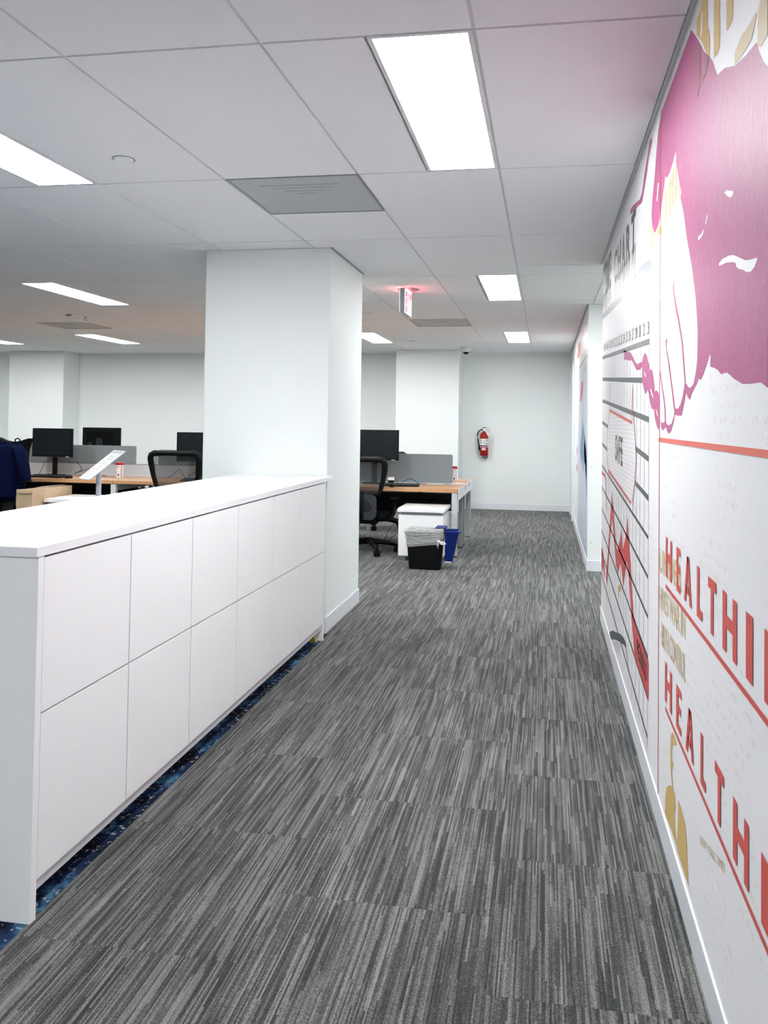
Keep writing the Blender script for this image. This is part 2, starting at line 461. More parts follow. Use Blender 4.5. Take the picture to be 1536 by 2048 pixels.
# mural print shapes: (ink, layer, [y,z,y,z...] in mm on the wall)
MURAL = {
  'magenta_hand': [
    ('magenta', 1, [2187,2330,2101,2266,2047,2222,2014,2192,1942,2148,1907,2119,1879,2089,1857,2067,1826,2061,1781,2050,1689,2014,1606,1995,1549,1986,1517,1981,1507,1963,1476,1928,1444,1904,1442,1355,1487,1366,1553,1367,1620,1370,1690,1384,1751,1400,1784,1401,1810,1400,1839,1410,1871,1417,1927,1425,1923,1449,1934,1453,1963,1435,2006,1412,2037,1400,2068,1406,2092,1393,2162,1372,2186,1356,2223,1365,2244,1377,2291,1334,2315,1317,2392,1318,2433,1321,2459,1296,2505,1272,2553,1264,2593,1274,2617,1285,2657,1275,2697,1275,2725,1288,2726,1311,2705,1298,2653,1299,2623,1312,2604,1297,2555,1290,2498,1296,2456,1318,2439,1338,2423,1340,2384,1337,2341,1348,2304,1369,2268,1406,2240,1401,2214,1391,2178,1388,2136,1397,2106,1424,2087,1454,2083,1526,2110,1608,2168,1701,2248,1795,2294,1869,2354,1934,2337,1942,2376,1986,2429,2051,2441,2093,2496,2075,2553,2065,2615,2066,2651,2084,2663,2066,2702,2031,2753,1987,2809,1963,2896,1958,2963,1996,2992,2049,2964,2105,2903,2169,2861,2237,2819,2290,2736,2327]),
    ('paper', 2, [1831,1637,1833,1643,1794,1645,1736,1640,1692,1632,1641,1616,1592,1601,1547,1594,1512,1590,1511,1585,1529,1576,1556,1573,1583,1577,1616,1588,1646,1595,1669,1604,1676,1613,1703,1620,1759,1630]),
    ('paper', 2, [2079,1749,2077,1758,2034,1755,2004,1760,2011,1752,2034,1747,2064,1747]),
    ('paper', 2, [1989,1767,1975,1777,1956,1786,1960,1776,1979,1765]),
    ('paper', 2, [1778,1782,1759,1782,1697,1762,1701,1756,1723,1756,1750,1767]),
    ('paper', 2, [2855,2060,2819,2111,2793,2104,2834,2054]),
  ],
  'finger_line': [
    ('magenta', 1.5, [2465,1728,2484,1697,2434,1627,2387,1588,2326,1522,2282,1429,2270,1406,2248,1405,2260,1424,2303,1519,2357,1584,2405,1630,2459,1686]),
    ('magenta', 1.5, [2591,1561,2630,1558,2622,1534,2567,1475,2517,1419,2461,1345,2448,1331,2427,1331,2434,1346,2499,1425,2537,1473,2603,1532]),
    ('magenta', 1.5, [2732,1470,2747,1457,2730,1434,2681,1387,2642,1341,2638,1308,2611,1305,2619,1344,2656,1386,2709,1433]),
  ],
  'magenta_chain': [
    ('magenta', 2, [4004,1652,3823,1628,3675,1609,3571,1579,3488,1553,3425,1540,3307,1541,3256,1535,3225,1555,3159,1566,3095,1548,3044,1513,3038,1487,2984,1492,2939,1482,2904,1451,2882,1424,2877,1406,2828,1409,2777,1397,2762,1374,2751,1336,2750,1298,2769,1274,2814,1284,2867,1312,2889,1338,2901,1345,2956,1348,3003,1370,3040,1404,3077,1421,3127,1406,3179,1422,3234,1453,3249,1489,3250,1519,3292,1513,3409,1513,3487,1527,3569,1555,3656,1575,3783,1583,3879,1598,4001,1600]),
    ('paper', 3, [3195,1497,3156,1488,3111,1470,3142,1473,3174,1485]),
    ('paper', 3, [3005,1423,2966,1416,2902,1387,2924,1387,2970,1404]),
    ('paper', 3, [2847,1346,2816,1340,2783,1318,2811,1324]),
  ],
  'magenta_streak': [
    ('magenta', 2, [3003,2333,2981,2311,3073,2288,3131,2245,3224,2197,3289,2174,3450,2199,3628,2222,3713,2233,3736,2261,3629,2251,3490,2230,3360,2205,3283,2212,3195,2264,3111,2303,3046,2333]),
  ],
  'gold_drips': [
    ('gold', 2, [2020,2322,1969,2295,1970,2230,1947,2210,1940,2177,1943,2150,1979,2171,1998,2189,2028,2221,2058,2244,2106,2277,2107,2315,2060,2317]),
    ('gold', 2, [1894,2256,1833,2224,1829,2152,1834,2120,1855,2114,1893,2122]),
    ('gold', 2, [1765,2188,1702,2155,1706,2121,1717,2116,1762,2121]),
    ('pale_gold', 2, [1491,2044,1444,2019,1444,1960,1486,1958,1510,1969,1507,2031]),
    ('pale_gold', 2, [1521,2038,1518,2030,1551,2003,1599,2004,1689,2016,1689,2040,1630,2048,1593,2041]),
    ('paper', 3, [2039,2303,2024,2293,2026,2248,2043,2241,2056,2245,2049,2279]),
    ('plum', 3, [2117,2260,2053,2226,2057,2136,2087,2114,2114,2131]),
    ('plum', 3, [1998,2180,1951,2152,1978,2126,2046,2126,2002,2132]),
    ('pale_gold', 2, [2667,2044,2619,2041,2613,1940,2634,1923,2652,1950]),
    ('pale_gold', 2, [2581,2048,2535,2045,2530,1940,2549,1924,2567,1950]),
    ('pale_gold', 2, [2529,2054,2486,2051,2480,1948,2499,1932,2516,1958]),
    ('pale_gold', 2, [2475,2054,2427,2049,2421,1953,2442,1938,2461,1964]),
    ('pale_gold', 2, [2396,1979,2364,1980,2361,1942,2375,1926,2388,1950]),
    ('gold', 2, [2829,1956,2790,1957,2740,1945,2731,1923,2780,1924,2822,1938]),
    ('pale_gold', 2, [3034,2017,2982,2006,2930,1959,2945,1915,2982,1927,3004,1972]),
  ],
  'grey_wave': [
    ('wave', 1, [5546,2031,5543,1995,5096,1966,4441,1927,4019,1903,3654,1887,3410,1877,3184,1866,3033,1845,2981,1834,2983,1883,3134,1908,3353,1928,3605,1933,3859,1936,4152,1940,4719,1987,5099,2007]),
  ],
  'red_graph': [
    ('red', 2, [5065,360,4748,791,4670,920,4551,835,4380,653,4280,646,4167,717,4081,782,3990,695,3853,784,3782,876,3721,780,3638,691,3600,612,3501,493,3437,474,3472,357,3506,389,3618,502,3712,609,3809,673,3883,603,3971,521,4047,586,4115,618,4249,533,4373,558,4484,655,4642,779,4795,619,4975,325]),
    ('red', 2, [5483,473,5422,498,5250,440,5134,352,5204,339,5319,386,5407,329,5473,360]),
  ],
  'period_box': [
    ('red', 3, [3613,477,3007,445,3001,307,3475,343,3505,389,3581,450]),
  ],
  'safe_tag': [
    ('dotted', 3, [4853,1374,3601,1303,3489,1247,3438,1155,3489,1049,3631,951,4888,1018,5011,1101,5035,1226]),
    ('red', 4, [4854,1383,3608,1307,3607,1293,4853,1366]),
    ('red', 4, [4889,1030,3631,957,3630,945,4887,1009]),
    ('red', 4, [4842,1535,4853,1448,4840,1446,4828,1533]),
    ('red', 4, [4853,1448,4871,1374,4860,1365,4840,1446]),
    ('red', 4, [4871,1374,5029,1245,5017,1238,4860,1365]),
    ('red', 4, [5029,1245,5031,1098,5018,1104,5017,1238]),
    ('red', 4, [5031,1098,4906,1004,4894,1012,5018,1104]),
    ('red', 4, [4906,1004,4897,886,4883,887,4894,1012]),
    ('red', 4, [3611,1463,3593,1389,3583,1395,3599,1466]),
    ('red', 4, [3593,1389,3494,1244,3484,1250,3583,1395]),
    ('red', 4, [3494,1244,3444,1155,3432,1155,3484,1250]),
    ('red', 4, [3444,1155,3495,1052,3484,1046,3432,1155]),
    ('red', 4, [3495,1052,3555,963,3545,958,3484,1046]),
    ('red', 4, [3555,963,3567,912,3555,909,3545,958]),
    ('red', 4, [3609,1444,3628,1350,3618,1349,3599,1442]),
    ('red', 4, [3628,1350,3619,1298,3609,1300,3618,1349]),
    ('red', 4, [5160,963,5116,864,5098,873,5141,971]),
    ('red', 4, [5116,864,5060,767,5043,778,5098,873]),
    ('red', 4, [5490,987,5166,979,5164,959,5488,962]),
  ],
  'grey_brush': [
    ('charcoal', 3, [4786,105,4558,170,4277,229,4094,269,3925,294,3826,297,3798,275,3915,264,4113,225,4372,169,4665,94,4754,94]),
    ('charcoal', 3, [4596,108,4593,59,4585,60,4588,109]),
    ('charcoal', 3, [4525,125,4522,75,4514,75,4518,125]),
    ('charcoal', 3, [4457,141,4453,90,4445,91,4449,141]),
    ('charcoal', 3, [4390,157,4387,105,4379,105,4382,157]),
    ('charcoal', 3, [4326,172,4322,119,4314,120,4318,172]),
    ('charcoal', 3, [4263,187,4260,133,4252,134,4255,187]),
    ('charcoal', 3, [4203,201,4199,147,4191,147,4195,201]),
    ('charcoal', 3, [4144,215,4140,160,4132,160,4136,215]),
    ('charcoal', 3, [3816,273,3763,244,3755,253,3810,283]),
    ('charcoal', 3, [3763,244,3731,196,3721,203,3755,253]),
  ],
  'gold_patch': [
    ('gold', 3, [4245,471,4176,493,4085,494,4106,474,4187,458,4231,415]),
  ],
  'gold_figure': [
    ('gold', 2, [2495,356,2485,383,2453,405,2410,405,2383,399,2389,391,2416,383,2452,368,2466,343,2457,321,2436,319,2465,286,2443,261,2455,247,2477,266,2492,293,2490,337]),
    ('gold', 2, [2583,175,2567,197,2503,231,2449,251,2406,244,2393,214,2415,191,2398,154,2377,120,2478,115,2598,104]),
    ('gold', 2, [2346,260,2298,259,2233,246,2210,210,2184,113,2196,115,2352,113,2369,130,2354,201]),
  ],
}

# ================================================================== STRUCTURE
# ---- floor: slab, striped carpet tiles and the patterned carpet under the cabinets
floor = struct('floor', bbox(XL - .2, 3.2, YN - .2, YB + .2, -0.12, -0.008), M['dark'])
XS = -1.292                         # edge of the patterned carpet
YP0 = 4.79
CT = 0.585
_tile_mesh = {}
def carpet_tile(x0, x1, y0, y1):
    w, d = round(x1 - x0, 3), round(y1 - y0, 3)
    if w < 0.02 or d < 0.02: return
    if (w, d) not in _tile_mesh:
        bm = bbox(-w/2 + .0004, w/2 - .0004, -d/2 + .0004, d/2 - .0004, -0.008, 0.0)
        o = obj('carpet_tile', bm, M['carpet'], floor); _tile_mesh[(w, d)] = o.data
    else:
        o = link(bpy.data.objects.new('carpet_tile', _tile_mesh[(w, d)])); o.parent = floor
    o.location = ((x0 + x1)/2, (y0 + y1)/2, 0)
for c in range(-6, 4):
    cx0 = -0.125 + c * CT; cx1 = cx0 + CT
    ph = 2.449 if c % 2 == 0 else 2.74
    for k in range(-5, 18):
        ty0 = ph + k * CT; ty1 = ty0 + CT
        for (ax0, ax1, ay0, ay1) in ((XS, XW + .01, YN, YB), (-3.6, XS, YP0, YB), (XW + .01, 1.6, Y_CORNER, Y_STUB)):
            x0, x1, y0, y1 = max(cx0, ax0), min(cx1, ax1), max(ty0, ay0), min(ty1, ay1)
            if x1 - x0 > .02 and y1 - y0 > .02: carpet_tile(x0, x1, y0, y1)
obj('carpet_field', bbox(XL, -3.6, YP0, YB, -0.008, 0), M['carpet'], floor)
obj('carpet_field', bbox(XL, -3.6, YN, YP0, -0.008, 0), M['carpet'], floor)
obj('carpet_field', bbox(1.6, 3.1, Y_CORNER, Y_STUB, -0.008, 0), M['carpet'], floor)
obj('patterned_carpet', bbox(-3.6, XS, YN, YP0, -0.008, 0), M['blue_carpet'], floor)

# ---- ceiling: slab, rails, tiles
ceiling = struct('ceiling', bbox(XL - .2, 3.2, YN - .2, YB + .2, HC + .05, HC + .15), M['ceil'])
LIGHTS = [(c, r) for c in (0, -3, -6, -9, -12, -15) for r in (-3, 0, 3, 6) if (not (c < -3 and r in (-3, 0)) or (c, r) == (-6, 0)) and (c, r) not in ((-12, 3), (-15, 3))]
VENTS = [(-1, 1), (-1, 5), (-8, 5)]                # right column line, row: the near half of the cell
def X(c): return X0 + TX * c
def Y(r): return Y0 + TY * r
_ct = {}
G = 0.0055
def ceiling_tile(x0, x1, y0, y1):
    w, d = round(x1 - x0, 3), round(y1 - y0, 3)
    if w < .03 or d < .03: return
    if (w, d) not in _ct:
        o = obj('ceiling_tile', bbox(-w/2 + G, w/2 - G, -d/2 + G, d/2 - G, 0, .016), M['ceil'], ceiling); _ct[(w, d)] = o.data
    else:
        o = link(bpy.data.objects.new('ceiling_tile', _ct[(w, d)])); o.parent = ceiling
    o.location = ((x0 + x1)/2, (y0 + y1)/2, HC)
lset = set(LIGHTS); vset = set(VENTS)
for r in range(-4, 9):
    for c in range(-17, 4):
        x0, x1, y0, y1 = X(c - 1), X(c), Y(r), Y(r + 1)
        if c == 1: 
            y0n, y1n = max(y0, Y_CORNER), min(y1, Y_STUB)
            ceiling_tile(x0, XW - .012, y0, min(y1, Y_CORNER) if y0 < Y_CORNER else y0)
            if y1n > y0n: ceiling_tile(x0, x1, y0n, y1n)
            if y1 > Y_STUB: ceiling_tile(x0, XW - .012, max(y0, Y_STUB), min(y1, YB))
            continue
        if c > 1:
            y0n, y1n = max(y0, Y_CORNER), min(y1, Y_STUB)
            if y1n > y0n: ceiling_tile(x0, x1, y0n, y1n)
            continue
        y1 = min(y1, YB)
        if (c, r) in lset: ceiling_tile(x0, x0 + TX/2, y0, y1); continue
        if (c, r) in vset: ceiling_tile(x0, x1, y0 + TY/2, y1); continue
        ceiling_tile(x0, x1, y0, y1)
for c in range(-17, 1):
    obj('ceiling_rail', bbox(X(c) - .012, X(c) + .012, YN, YB, HC + .006, HC + .016), M['rail'], ceiling)
obj('ceiling_rail', bbox(X(1) - .012, X(1) + .012, Y_CORNER, Y_STUB, HC + .006, HC + .016), M['rail'], ceiling)
for r in range(-3, 9):
    obj('ceiling_rail', bbox(XL, XW if not (Y_CORNER < Y(r) < Y_STUB) else 3.0, Y(r) - .012, Y(r) + .012, HC + .005, HC + .0155), M['rail'], ceiling)

# ---- walls
def wallbox(name, *a): return struct(name, bbox(*a), M['wall'])
wallbox('wall_right', XW + .0006, XW + .15, YN, Y_CORNER, 0, HC)
wallbox('wall_right_far', XW + .0006, XW + .15, Y_STUB, YB, 0, HC)
wallbox('wall_recess_far', XW + .15, 3.05, Y_STUB, Y_STUB + .12, 0, HC)
wallbox('wall_recess_near', XW + .15, 3.05, Y_CORNER - .12, Y_CORNER, 0, HC)
wallbox('wall_recess_end', 3.05, 3.17, Y_CORNER - .12, Y_STUB + .12, 0, HC)
wallbox('wall_back', XL, XW + .15, YB, YB + .12, 0, HC)
wallbox('wall_left', XL - .12, XL, YN, YB, 0, HC)
wallbox('wall_behind', XL, XW + .15, YN - .12, YN, 0, HC)
struct('wall_pillar', bbox(-2.13, -1.318, 4.806, 5.69, 0, HC), M['wall'], bevel=.006)
struct('wall_pilaster_right', bbox(-2.19, -1.255, 11.72, YB, 0, HC), M['wall'], bevel=.004)
struct('wall_pilaster_left', bbox(-8.56, -7.60, 11.80, YB, 0, HC), M['wall'], bevel=.004)

BH, BT = 0.094, 0.006
def baseboard(name, *a): return struct(name, bbox(*a), M['base'], bevel=.002)
baseboard('baseboard_right', XW - BT, XW + .0006, YN, Y_CORNER, 0, BH)
baseboard('baseboard_right_far', XW - BT, XW + .0006, Y_STUB, YB, 0, BH)
baseboard('baseboard_recess', XW - BT, 3.0, Y_STUB - BT, Y_STUB, 0, BH)
baseboard('baseboard_back', -1.25, XW - BT, YB - BT, YB, 0, BH)
baseboard('baseboard_back_left', XL, -2.19, YB - BT, YB, 0, BH)
bm = B(); box(bm, -1.318, -1.318 + BT, 4.806, 5.69 + BT, 0, BH); box(bm, -2.13, -1.318, 4.806 - BT, 4.806, 0, BH); box(bm, -2.13, -1.318, 5.69, 5.69 + BT, 0, BH)
struct('baseboard_pillar', bm, M['base'])
bm = B(); box(bm, -2.19, -1.255, 11.72 - BT, 11.72, 0, BH); box(bm, -1.255, -1.255 + BT, 11.72 - BT, YB - BT, 0, BH)
struct('baseboard_pilaster', bm, M['base'])
# grey wall angle where the ceiling meets the right wall
struct('trim_1', bbox(XW - .014, XW - .001, YN, Y_CORNER, HC - .001, HC + .006), M['steel'])
struct('trim_2', bbox(XW - .016, XW - .001, Y_STUB, YB, HC - .001, HC + .006), M['steel_dark'])
struct('trim_3', bbox(-1.318, -1.308, 4.806, 5.69, HC - .006, HC), M['steel_dark'])
# white door casing at the far end of the right wall
struct('trim_4', bbox(XW - .022, XW + .0004, 11.02, 11.10, 0, 2.12), M['base'], bevel=.003)
struct('trim_5', bbox(XW - .022, XW + .0004, 11.95, 12.03, 0, 2.12), M['base'], bevel=.003)
struct('door_1', bbox(XW - .010, XW + .0005, 11.10, 11.95, 0.004, 2.04), M['base'], bevel=.002)

# ================================================================== MURALS
def wpt(y, z, layer): return (XW - 0.0004 * layer - 0.0002, y, z)
mural = thing('wall_mural', 'printed wallpaper mural with magenta hand, red HEALTHIER lettering and calendar grid on right wall', 'mural', (XW, 2.5, 0))
def mpart(name, bm, m, parent=None):
    o = obj(name, bm, m, parent or mural)
    o.location = (-XW, -2.5, 0) if (parent is None or parent is mural) else (0, 0, 0)
    return o
mpart('paper_sheet', bbox(XW - .0002, XW + .0006, YN + .01, Y_CORNER, BH, HC - .001), M['paper'])
def shape(name, lst):
    mats = []; bm = B()
    for mname, layer, flat in lst:
        pts = [wpt(flat[i]/1000, flat[i+1]/1000, layer) for i in range(0, len(flat), 2)]
        n0 = len(bm.faces); poly_sheet(bm, pts); bm.faces.ensure_lookup_table()
        if MUR[mname] not in mats: mats.append(MUR[mname])
        for f in bm.faces[n0:]: f.material_index = mats.index(MUR[mname])
    return bm, mats
# the part of the hand's arm that runs on out of the picture
MURAL['magenta_hand'].append(('magenta', 1, [1444,1904, 1444,1355, 1200,1340, 900,1300, 600,1290, 500,1800, 800,1880, 1100,1900]))
for n, lst in MURAL.items():
    if n in ('gold_drips', 'finger_line'):
        for one in lst:
            bm, mats = shape(n, [one]); mpart({'gold_drips': 'gold_drip', 'finger_line': 'finger_line'}[n], bm, mats)
        continue
    bm, mats = shape(n, lst); mpart(n, bm, mats)
def rect(bm, y0, y1, z0, z1, layer, tilt=0.0):
    f = lambda y, z: wpt(y, z + tilt * (y - 3.03), layer)
    bm.faces.new([bm.verts.new(p) for p in (f(y0, z0), f(y1, z0), f(y1, z1), f(y0, z1))])
def rect_part(name, m, y0, y1, z0, z1, layer, tilt=0.0):
    bm = B(); rect(bm, y0, y1, z0, z1, layer, tilt); return mpart(name, bm, MUR[m])
TILT = 0.057
rect_part('halftone_field', 'halftone', 2.98, Y_CORNER - .01, 1.62, 2.12, .5, TILT * .9)
rect_part('striped_field', 'stripes', 3.0, 4.19, .096, .17, 0.5, 0.0)
bm = B(); poly_sheet(bm, [wpt(5.49, .10, .6), wpt(5.49, .33, .6), wpt(4.2, .26, .6), wpt(4.2, .10, .6)]); mpart('striped_field', bm, MUR['stripes'])
for k in range(11):                      # heavy rules of the calendar
    z = 1.595 - .1425 * k
    y0 = 3.03 if k != 1 else 3.25
    t = .022 if k < 5 else .015
    if k in (3, 4):
        rect_part('grid_rule', 'charcoal', 3.03, 3.47, z - t/2, z + t/2, 2, TILT); rect_part('grid_rule', 'charcoal', 4.93, 5.49, z - t/2, z + t/2, 2, TILT)
    else:
        rect_part('grid_rule', 'charcoal', y0, 5.49, max(z - t/2, .05), z + t/2, 2, TILT)
for k in range(19):                      # fine upright rules
    y = 3.03 + k * .1342
    if y < 5.49: rect_part('grid_line', 'charcoal', y, y + .006, .13 if k < 6 else .24, 1.60 + TILT * (y - 3.03), 1.5)
days = [3, 2, 1] + list(range(28, 12, -1))
for k, d in enumerate(days):
    yc = 3.06 + k * .1342
    if yc > 5.45: break
    w = .05 if d < 10 else .085
    bm = B(); zb = 1.622 + TILT * 1.12 * (yc - 3.03)
    put_text(bm, str(d), lambda u, v: wpt(yc + w/2 - u * w, zb + v * .05, 3), .02); mpart('day_number', bm, MUR['black'])
for s, ya, yb, z0, z1 in (('CHART', 4.60, 3.46, 2.03, 2.21), ('TIME', 5.49, 4.78, 2.06, 2.27)):
    n = len(s); wl = (ya - yb) / n
    for i, chx in enumerate(s):
        bm = B(); l0 = ya - i * wl
        put_text(bm, chx, lambda u, v: wpt(l0 - u * wl * .80, z0 + v * (z1 - z0) + .03 * (l0 - 3.5), 3), .03)
        rnd = random.Random(i * 7 + n)
        for q in range(3):               # ink running down from the letters
            yy = l0 - wl * (.1 + .28 * q); ln = rnd.uniform(.04, .17)
            zz = z0 + .03 * (l0 - 3.5)
            f = [wpt(yy, zz + .03, 3), wpt(yy - .025, zz + .03, 3), wpt(yy - .018, zz - ln, 3), wpt(yy - .006, zz - ln, 3)]
            bm.faces.new([bm.verts.new(p) for p in f])
        mpart('title_letter', bm, MUR['title'])
for s, ya, yb, zc, h in (('SAFE', 4.44, 4.01, 1.162, .14),):
    for i, chx in enumerate(s):
        wl = (ya - yb) / len(s); l0 = ya - i * wl; bm = B()
        put_text(bm, chx, lambda u, v: wpt(l0 - u * wl * .82, zc - h/2 + v * h + TILT * (l0 - 4.2) * .6, 5), .02); mpart('tag_letter', bm, MUR['black'])
for i, chx in enumerate('PERIOD'):
    wl = (3.37 - 3.045) / 6; l0 = 3.37 - i * wl; bm = B()
    put_text(bm, chx, lambda u, v: wpt(l0 - u * wl * .8, .352 + v * .065 + TILT * (l0 - 3.03), 5), .02); mpart('box_letter', bm, MUR['black'])
rect_part('box_outline', 'black', 3.03, 3.45, .446, .455, 4, TILT); rect_part('box_outline', 'black', 3.03, 3.42, .306, .316, 4, TILT)
rect_part('red_upright', 'letter_red', 2.749, 2.759, BH, HC - .02, 3)
rect_part('orange_rule', 'orange', .2, 2.768, 1.236, 1.250, 3)
for zz in (.796, .423): rect_part('red_underline', 'letter_red', .2, 2.600, zz - .006, zz + .006, 3)
GLY = {   # block letters as strokes in a unit box
 'H': [[(0,0),(.27,0),(.27,1),(0,1)], [(.73,0),(1,0),(1,1),(.73,1)], [(.27,.41),(.73,.41),(.73,.63),(.27,.63)]],
 'E': [[(0,0),(.42,0),(.42,1),(0,1)], [(.42,0),(1,0),(1,.17),(.42,.17)], [(.42,.42),(.9,.42),(.9,.59),(.42,.59)], [(.42,.83),(1,.83),(1,1),(.42,1)]],
 'A': [[(0,0),(.26,0),(.62,1),(.36,1)], [(.74,0),(1,0),(.66,1),(.40,1)], [(.25,.2),(.75,.2),(.70,.38),(.30,.38)]],
 'L': [[(0,0),(.45,0),(.45,1),(0,1)], [(.45,0),(1,0),(1,.19),(.45,.19)]],
 'T': [[(.34,0),(.66,0),(.66,1),(.34,1)], [(0,.80),(.34,.80),(.34,1),(0,1)], [(.66,.80),(1,.80),(1,1),(.66,1)]],
 'I': [[(0,0),(1,0),(1,1),(0,1)]],
 'R': [[(0,0),(.3,0),(.3,1),(0,1)], [(.3,.83),(1,.83),(1,1),(.3,1)], [(.3,.42),(1,.42),(1,.59),(.3,.59)], [(.72,.59),(1,.59),(1,.83),(.72,.83)], [(.5,.42),(.8,.42),(1,0),(.7,0)]],
}
def block_letter(chx, y0, y1, z0, z1):
    bm = B()
    for st in GLY[chx]:
        bm.faces.new([bm.verts.new(wpt(y0 + (y1 - y0) * u, z0 + (z1 - z0) * v, 4)) for u, v in st])
    bmesh.ops.remove_doubles(bm, verts=bm.verts, dist=1e-5)
    mpart('letter', bm, MUR['letter_red'])
ROW1 = [('H',2.598,2.475),('E',2.391,2.324),('A',2.262,2.150),('L',2.077,2.008),('T',1.939,1.851),('H',1.785,1.658),('I',1.585,1.535),('E',1.457,1.390),('R',1.31,1.21)]
ROW2 = [('H',2.604,2.467),('E',2.386,2.300),('A',2.229,2.113),('L',2.024,1.961),('T',1.859,1.770),('H',1.686,1.563),('I',1.476,1.427),('E',1.33,1.255),('R',1.17,1.07)]
for c_, a, b in ROW1: block_letter(c_, a, b, .826, .948)
for c_, a, b in ROW2: block_letter(c_, a, b, .447, .566)
for s, ya, yb, z0, z1 in (('UNDER', 2.745, 2.30, .815, .890), ('HIVES WAR IN', 2.735, 2.245, .700, .772), ('BIRTH CONTROL', 2.690, 2.235, .590, .665)):
    bm = B(); sl = .05 / .45
    put_text(bm, s, lambda u, v: wpt(ya - u * (ya - yb), z0 + v * (z1 - z0) + u * (ya - yb) * sl * .4, 2), .02); mpart('faded_headline', bm, MUR['pale_gold'])
bm = B()
put_text(bm, 'NEW YORK TIMES', lambda u, v: wpt(2.03 - u * .27 , .30 + v * .02 + u * .075, 2), .0); mpart('faded_headline', bm, MUR['pale_gold'])

FAR = [
  ('pale_wash', 'wash', 1, [9507,1951,7472,1941,7340,100,9533,100]),
  ('pink_wash', 'pink_wash', 1, [9780,2238,8472,2265,7518,2283,7473,1950,9435,1946]),
  ('blue_streak', 'blue', 2, [8652,1183,8444,1349,8098,1239,7671,1056,7469,927,7583,761,7747,913,8053,937,8248,814,8497,953,8722,865,8941,1044]),
  ('blue_streak', 'blue', 2, [8068,1044,7885,1192,7575,1036,7456,703,7510,563,7680,778]),
  ('red_streak', 'red', 2, [9092,1546,8742,1738,8392,1746,8429,1620,8832,1534]),
  ('red_block', 'red_orange', 2, [9908,2093,9706,2242,8942,2200,8987,2084,9599,2056]),
  ('red_streak', 'pink', 2, [8358,2252,7558,2252,7644,2207,8235,2158]),
  ('dark_rule', 'charcoal', 3, [9363,1935,7480,1937,7479,1928,9361,1923]),
  ('gold_mark', 'gold', 2, [8185,1824,7985,1879,7784,1854,7776,1797]),
  ('pink_mark', 'pink', 2, [10016,983,9865,1030,9636,1036,9664,947,9923,920]),
  ('pink_mark', 'pink', 2, [10138,765,9904,819,9598,833,9627,745,9965,719]),
]
mural2 = thing('wall_mural', 'second printed mural with blue and red washes on the far right wall past the recess', 'mural', (XW, 9, 0))
def m2(name, bm, m):
    o = obj(name, bm, m, mural2); o.location = (-XW, -9, 0)
m2('paper_sheet', bbox(XW - .0002, XW + .0006, Y_STUB + .01, 10.3, BH, HC - .001), M['paper'])
for n, m_, layer, flat in FAR:
    bm, mats = shape(n, [(m_, layer, flat)]); m2(n, bm, mats)
SIGN = [Vector((-3.253, 5.252, 0.865)), Vector((-3.051, 5.371, 1.066)), Vector((-3.062, 5.081, 0.873)), Vector((-2.868, 5.199, 1.068))]

# ================================================================== CEILING FITTINGS
def troffer():
    t = thing('ceiling_light', '', 'light')
    w, d = TX/2, TY
    bm = B()
    a, h = .014, .008
    box(bm, -w/2 + .004, -w/2 + .004 + a, -d/2 + .004, d/2 - .004, 0, h); box(bm, w/2 - .004 - a, w/2 - .004, -d/2 + .004, d/2 - .004, 0, h)
    box(bm, -w/2 + .004 + a, w/2 - .004 - a, -d/2 + .004, -d/2 + .004 + a, 0, h); box(bm, -w/2 + .004 + a, w/2 - .004 - a, d/2 - .004 - a, d/2 - .004, 0, h)
    obj('frame', bm, M['lamp_frame'], t)
    obj('lens', bbox(-w/2 + .018, w/2 - .018, -d/2 + .018, d/2 - .018, .0035, .0075), M['lens'], t)
    obj('rib', bbox(-.018, .018, -d/2 + .02, d/2 - .02, .002, .0034), M['lens_rib'], t)
    obj('housing', bbox(-w/2 + .004, w/2 - .004, -d/2 + .004, d/2 - .004, .0085, .045), M['rail'], t)
    return t
LAB = {(0,-3): 'ceiling light panel over the aisle behind the camera', (-3,-3): 'ceiling light panel behind the camera on the cabinet side',
       (-6,0): 'ceiling light panel far left of the cabinets, out of frame', (-3,3): 'ceiling light panel hidden behind the top of the pillar',
       (-6,6): 'ceiling light panel hidden behind the pillar near the back wall', (-9,3): 'ceiling light panel over the left desks, out of frame to the left',
       (-15,6): 'ceiling light panel beyond the left pilaster, out of frame', (0,0): 'large lit ceiling light panel nearest the camera above the carpet aisle',
       (0,3): 'lit ceiling light panel over the aisle beside the recess', (0,6): 'farthest lit ceiling light panel over the aisle near the back wall',
       (-3,0): 'lit ceiling light panel cut by the left picture edge above the white cabinets', (-3,6): 'lit ceiling light panel just right of the pillar, beyond the exit sign',
       (-6,3): 'long lit ceiling light panel left of the pillar over the left desks', (-9,6): 'lit ceiling light panel beyond the left air vent, over the left desks',
       (-12,6): 'lit ceiling light panel at the left picture edge near the left pilaster'}
proto = troffer(); first = True
for c, r in LIGHTS:
    t = proto if first else copy_tree(proto); first = False
    t.location = (X(c) - TX/4, (Y(r) + Y(r + 1))/2, HC)
    t['label'] = LAB.get((c, r), 'recessed ceiling light panel outside the picture'); t['category'] = 'light'; t['group'] = 'recessed ceiling light panels'
    if (c, r) == (0, 0):
        obj('sensor', lathe(B(), [(.0, -.004), (.03, -.003), (.034, .001), (.0, .002)], 20, (-.02, .53, .0)), M['lens_rib'], t)
# a light in the recess beyond the near wall
t = copy_tree(proto); t.location = (2.3, 6.4, HC); t['label'] = 'recessed ceiling light panel inside the side recess, out of sight'
for ch in list(t.children):
    if ch.name.startswith('sensor'): bpy.data.objects.remove(ch)

